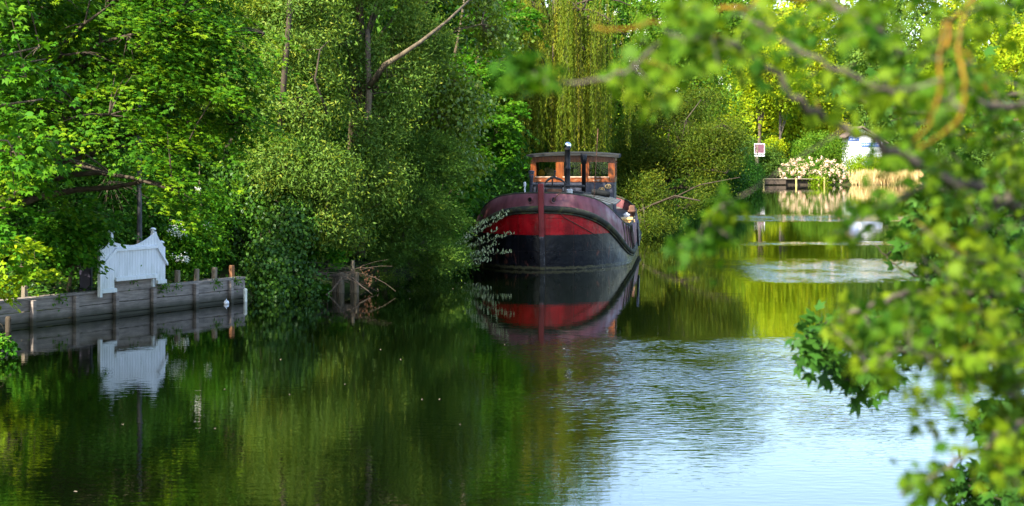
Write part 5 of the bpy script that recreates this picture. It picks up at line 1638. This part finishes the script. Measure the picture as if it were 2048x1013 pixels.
d = 4.2
limbs = [
    ([np.array((3.35, 4.6, 5.2)), P(2300, 520, 4.6), P(2048, 432, 4.4), P(2003, 402, 4.3), P(1882, 350, 4.2), P(1790, 300, 4.1), P(1690, 258, 4.1), P(1600, 210, 4.0), P(1520, 125, 4.0), P(1450, 80, 3.9)], .016, .005, 0),
    ([np.array((3.35, 4.6, 5.4)), P(2300, 240, 4.4), P(2048, 212, 4.2), P(1920, 205, 4.1), P(1850, 203, 4.1), P(1760, 180, 4.0), P(1640, 120, 4.0), P(1500, 40, 4.0)], .011, .004, 0),
    ([np.array((3.35, 4.6, 4.9)), P(2350, 640, 5.0), P(2048, 588, 5.0), P(1900, 585, 5.0), P(1816, 585, 5.0), P(1740, 610, 4.9), P(1660, 660, 4.9)], .014, .005, 0),
    ([np.array((3.4, 4.7, 6.2)), P(2200, -120, 4.4), P(1950, -10, 4.2), P(1905, 40, 4.1), P(1888, 43, 3.7), P(1878, 118, 3.4), P(1882, 170, 3.35), P(1872, 205, 3.35), P(1862, 242, 3.35), P(1829, 284, 3.35)], .0042, .0018, 1),
    ([P(1950, -10, 4.2), P(1922, 48, 3.7), P(1916, 99, 3.4), P(1930, 158, 3.35), P(1928, 221, 3.35), P(1908, 250, 3.35), P(1880, 272, 3.35), P(1838, 298, 3.3)], .0042, .0016, 1),
    ([P(1916, 99, 3.4), P(1938, 108, 3.4), P(1946, 128, 3.4)], .003, .0015, 1),
    ([P(1928, 221, 3.35), P(1905, 205, 3.35), P(1900, 170, 3.35)], .0028, .0014, 0),
    ([P(1880, 160, 3.35), P(1850, 172, 3.35), P(1790, 180, 3.4)], .0026, .0012, 0),
    ([P(1900, 50, 4.1), P(1890, 110, 4.1), P(1872, 160, 4.1)], .007, .004, 1),
    ([np.array((3.4, 4.7, 6.2)), P(2100, -200, 4.4), P(1760, -60, 4.2), P(1640, 0, 4.1), P(1700, 25, 4.1), P(1758, 60, 4.1), P(1800, 110, 4.1)], .010, .005, 0),
    ([P(1640, 0, 4.1), P(1530, -8, 4.0), P(1497, 20, 3.9), P(1450, 16, 3.9), P(1380, 40, 3.9)], .006, .003, 1),
    ([P(1450, 80, 3.9), P(1380, 50, 3.85), P(1297, 47, 3.8), P(1250, 60, 3.8), P(1186, 57, 3.8)], .004, .002, 1),
    ([P(1450, 80, 3.9), P(1335, 73, 3.9), P(1290, 115, 3.85), P(1253, 145, 3.8), P(1150, 170, 3.8), P(1070, 150, 3.8)], .006, .0015, 0),
    ([np.array((3.35, 4.6, 4.0)), P(2250, 760, 4.2), P(2048, 850, 4.1), P(2015, 868, 4.0), P(1938, 907, 4.0), P(1870, 950, 3.95), P(1802, 992, 3.9)], .010, .003, 0),
    ([P(2250, 760, 4.2), P(2060, 800, 4.2), P(1996, 775, 4.1), P(1899, 717, 4.1), P(1800, 700, 4.0), P(1720, 745, 4.0)], .009, .003, 0),
    ([P(1690, 258, 4.1), P(1600, 315, 4.2), P(1504, 382, 4.2), P(1428, 420, 4.3), P(1390, 480, 4.3)], .0022, .001, 0),
    ([P(1882, 350, 4.2), P(1800, 400, 4.2), P(1720, 440, 4.2), P(1650, 480, 4.2)], .004, .0015, 0),
    ([P(2003, 402, 4.3), P(1950, 480, 4.3), P(1900, 560, 4.3), P(1880, 640, 4.3)], .008, .003, 0),
]
regions = [
    ([(1330, 0), (2060, 0), (2060, 330), (1900, 340), (1740, 250), (1560, 215), (1500, 160), (1420, 130), (1330, 110)], 155, 3.6, 5.4, .5),
    ([(1500, 150), (1700, 250), (1850, 330), (1790, 350), (1690, 300), (1560, 230), (1490, 190)], 12, 3.6, 4.8, .4),
    ([(1170, 90), (1330, 50), (1420, 100), (1440, 180), (1340, 215), (1250, 200), (1180, 185)], 17, 3.5, 4.6, .45),
    ([(1030, 140), (1130, 115), (1130, 180), (1060, 170)], 5, 3.7, 4.0, .35),
    ([(1790, 330), (2060, 320), (2060, 560), (1900, 560), (1800, 500), (1860, 420)], 46, 3.6, 5.4, .55),
    ([(1880, 560), (2060, 540), (2060, 720), (1900, 690)], 22, 3.6, 5.4, .6),
    ([(1640, 640), (1760, 590), (1900, 570), (1990, 640), (1960, 740), (1850, 760), (1720, 720)], 44, 3.9, 5.2, .6),
    ([(1950, 700), (2060, 690), (2060, 1020), (2000, 1020), (1960, 900)], 34, 3.6, 5.0, .6),
    ([(1760, 720), (1950, 730), (1960, 860), (1880, 840), (1760, 810)], 12, 3.7, 4.6, .55),
    ([(1800, 960), (1930, 890), (1960, 910), (1830, 1000)], 6, 3.8, 4.1, .5),
    ([(1360, 410), (1480, 370), (1500, 430), (1470, 540), (1400, 560), (1345, 480)], 11, 4.0, 4.9, .25),
    ([(1630, 450), (1720, 400), (1800, 390), (1760, 460), (1650, 500)], 7, 4.0, 4.6, .4),
    ([(1600, 320), (1760, 300), (1860, 380), (1800, 420), (1690, 380)], 6, 3.8, 4.8, .45),
    ([(2070, -150), (2600, -150), (2500, 1000), (2070, 1000)], 150, 3.9, 5.4, .45),
]
hanging_tree('overhanging_tree', 'tree with lichen covered twigs and bright yellow green leaves hanging close before the camera', (3.35, 4.6, gz(3.35, 4.6)), limbs, regions, 101, M_BARKG, M_LICHEN,
             LM['near'], T_MAPLE, .044, (7, 12), .8, .13, .0018, .13, [(1470, 1690, 225, 380), (1688, 1778, 256, 300), (1190, 1260, 30, 140)], .14)
d = 12.0
limbs = [
    ([np.array((7.4, 13.5, 4.2)), P(2500, 400, 13), P(2150, 470, 12.6), P(2000, 440, 12.3), P(1900, 430, 12.1), P(1840, 470, 12)], .035, .008, 0),
    ([np.array((7.4, 13.5, 3.6)), P(2500, 700, 13), P(2150, 560, 12.6), P(1980, 620, 12.3), P(1800, 640, 12), P(1660, 650, 12), P(1610, 670, 12)], .03, .006, 0),
    ([P(2150, 560, 12.6), P(2000, 690, 12.4), P(1840, 660, 12.2), P(1760, 740, 12), P(1700, 765, 12)], .016, .005, 0),
    ([np.array((7.4, 13.5, 2.8)), P(2400, 900, 12.6), P(2120, 900, 12.4), P(2010, 960, 12.1), P(1930, 975, 12)], .022, .006, 0),
    ([P(2120, 900, 12.4), P(2040, 830, 12.2), P(1975, 840, 12)], .012, .005, 0),
    ([P(1980, 620, 12.3), P(1900, 560, 12.2), P(1850, 560, 12.1), P(1815, 545, 12), P(1775, 520, 12), P(1750, 490, 12)], .012, .003, 0),
    ([np.array((7.4, 13.5, 5.5)), P(2400, 100, 13), P(2000, 200, 12.5), P(1800, 230, 12.2), P(1650, 170, 12)], .03, .008, 0),
]
regions = [
    ([(1810, 380), (1960, 350), (2060, 420), (2060, 560), (1900, 600), (1830, 540)], 115, 11, 13, .4),
    ([(1600, 640), (1680, 630), (1760, 680), (1680, 735), (1620, 720)], 26, 11.5, 12.5, .4),
    ([(1680, 750), (1770, 720), (1790, 760), (1720, 790)], 10, 11.6, 12.4, .4),
    ([(1760, 620), (2060, 560), (2060, 700), (1800, 720)], 74, 11, 13, .4),
    ([(1890, 960), (1960, 930), (2010, 1020), (1890, 1020)], 18, 11.5, 12.5, .4),
    ([(1960, 840), (2060, 780), (2060, 1020), (2000, 1000)], 60, 11, 13, .4),
    ([(1650, 120), (2060, 60), (2060, 330), (1800, 300)], 26, 11, 14, .45),
]
hanging_tree('oak', 'dark leaved oak whose lobed leaves hang over the water at the picture edge', (7.4, 13.5, gz(7.4, 13.5)), limbs, regions, 102, M_BARKD, M_BARKD, LM['oak'], T_MAPLE, .115, (9, 14), .95, .2, .006, .3)
# petals adrift on the water
r = np.random.default_rng(3)
pm = MB(); pm.add([(math.cos(a) * .020 * (1 + .25 * math.sin(3 * a)), math.sin(a) * .017, .006 + .006 * math.sin(2 * a)) for a in np.linspace(0, 2 * math.pi, 9)[:-1]] + [(0, 0, .002)], [(i, (i + 1) % 8, 8) for i in range(8)])
pet = pm.build('petal', M_STUMP); g6 = 'petals adrift on the canal'
tag(pet, 'small pale petal floating on the dark water', 'petal', g6)
pp = [(730, 586), (820, 598), (700, 590), (905, 578), (648, 610), (430, 858), (245, 850), (880, 800), (845, 800), (690, 770), (560, 720), (580, 790), (660, 640), (760, 700), (800, 720), (920, 850), (150, 985), (450, 780), (1010, 690)]
for i, (px, py) in enumerate(pp):
    D = CH * F / (py - HZ); q = P(px, py, D)
    o = pet if i == 0 else pet.copy()
    if i: COL.objects.link(o)
    o.location = (q[0], q[1], .003); o.rotation_euler = (0, 0, r.uniform(0, 6)); k = r.uniform(.7, 1.3); o.scale = (k, k, 1)
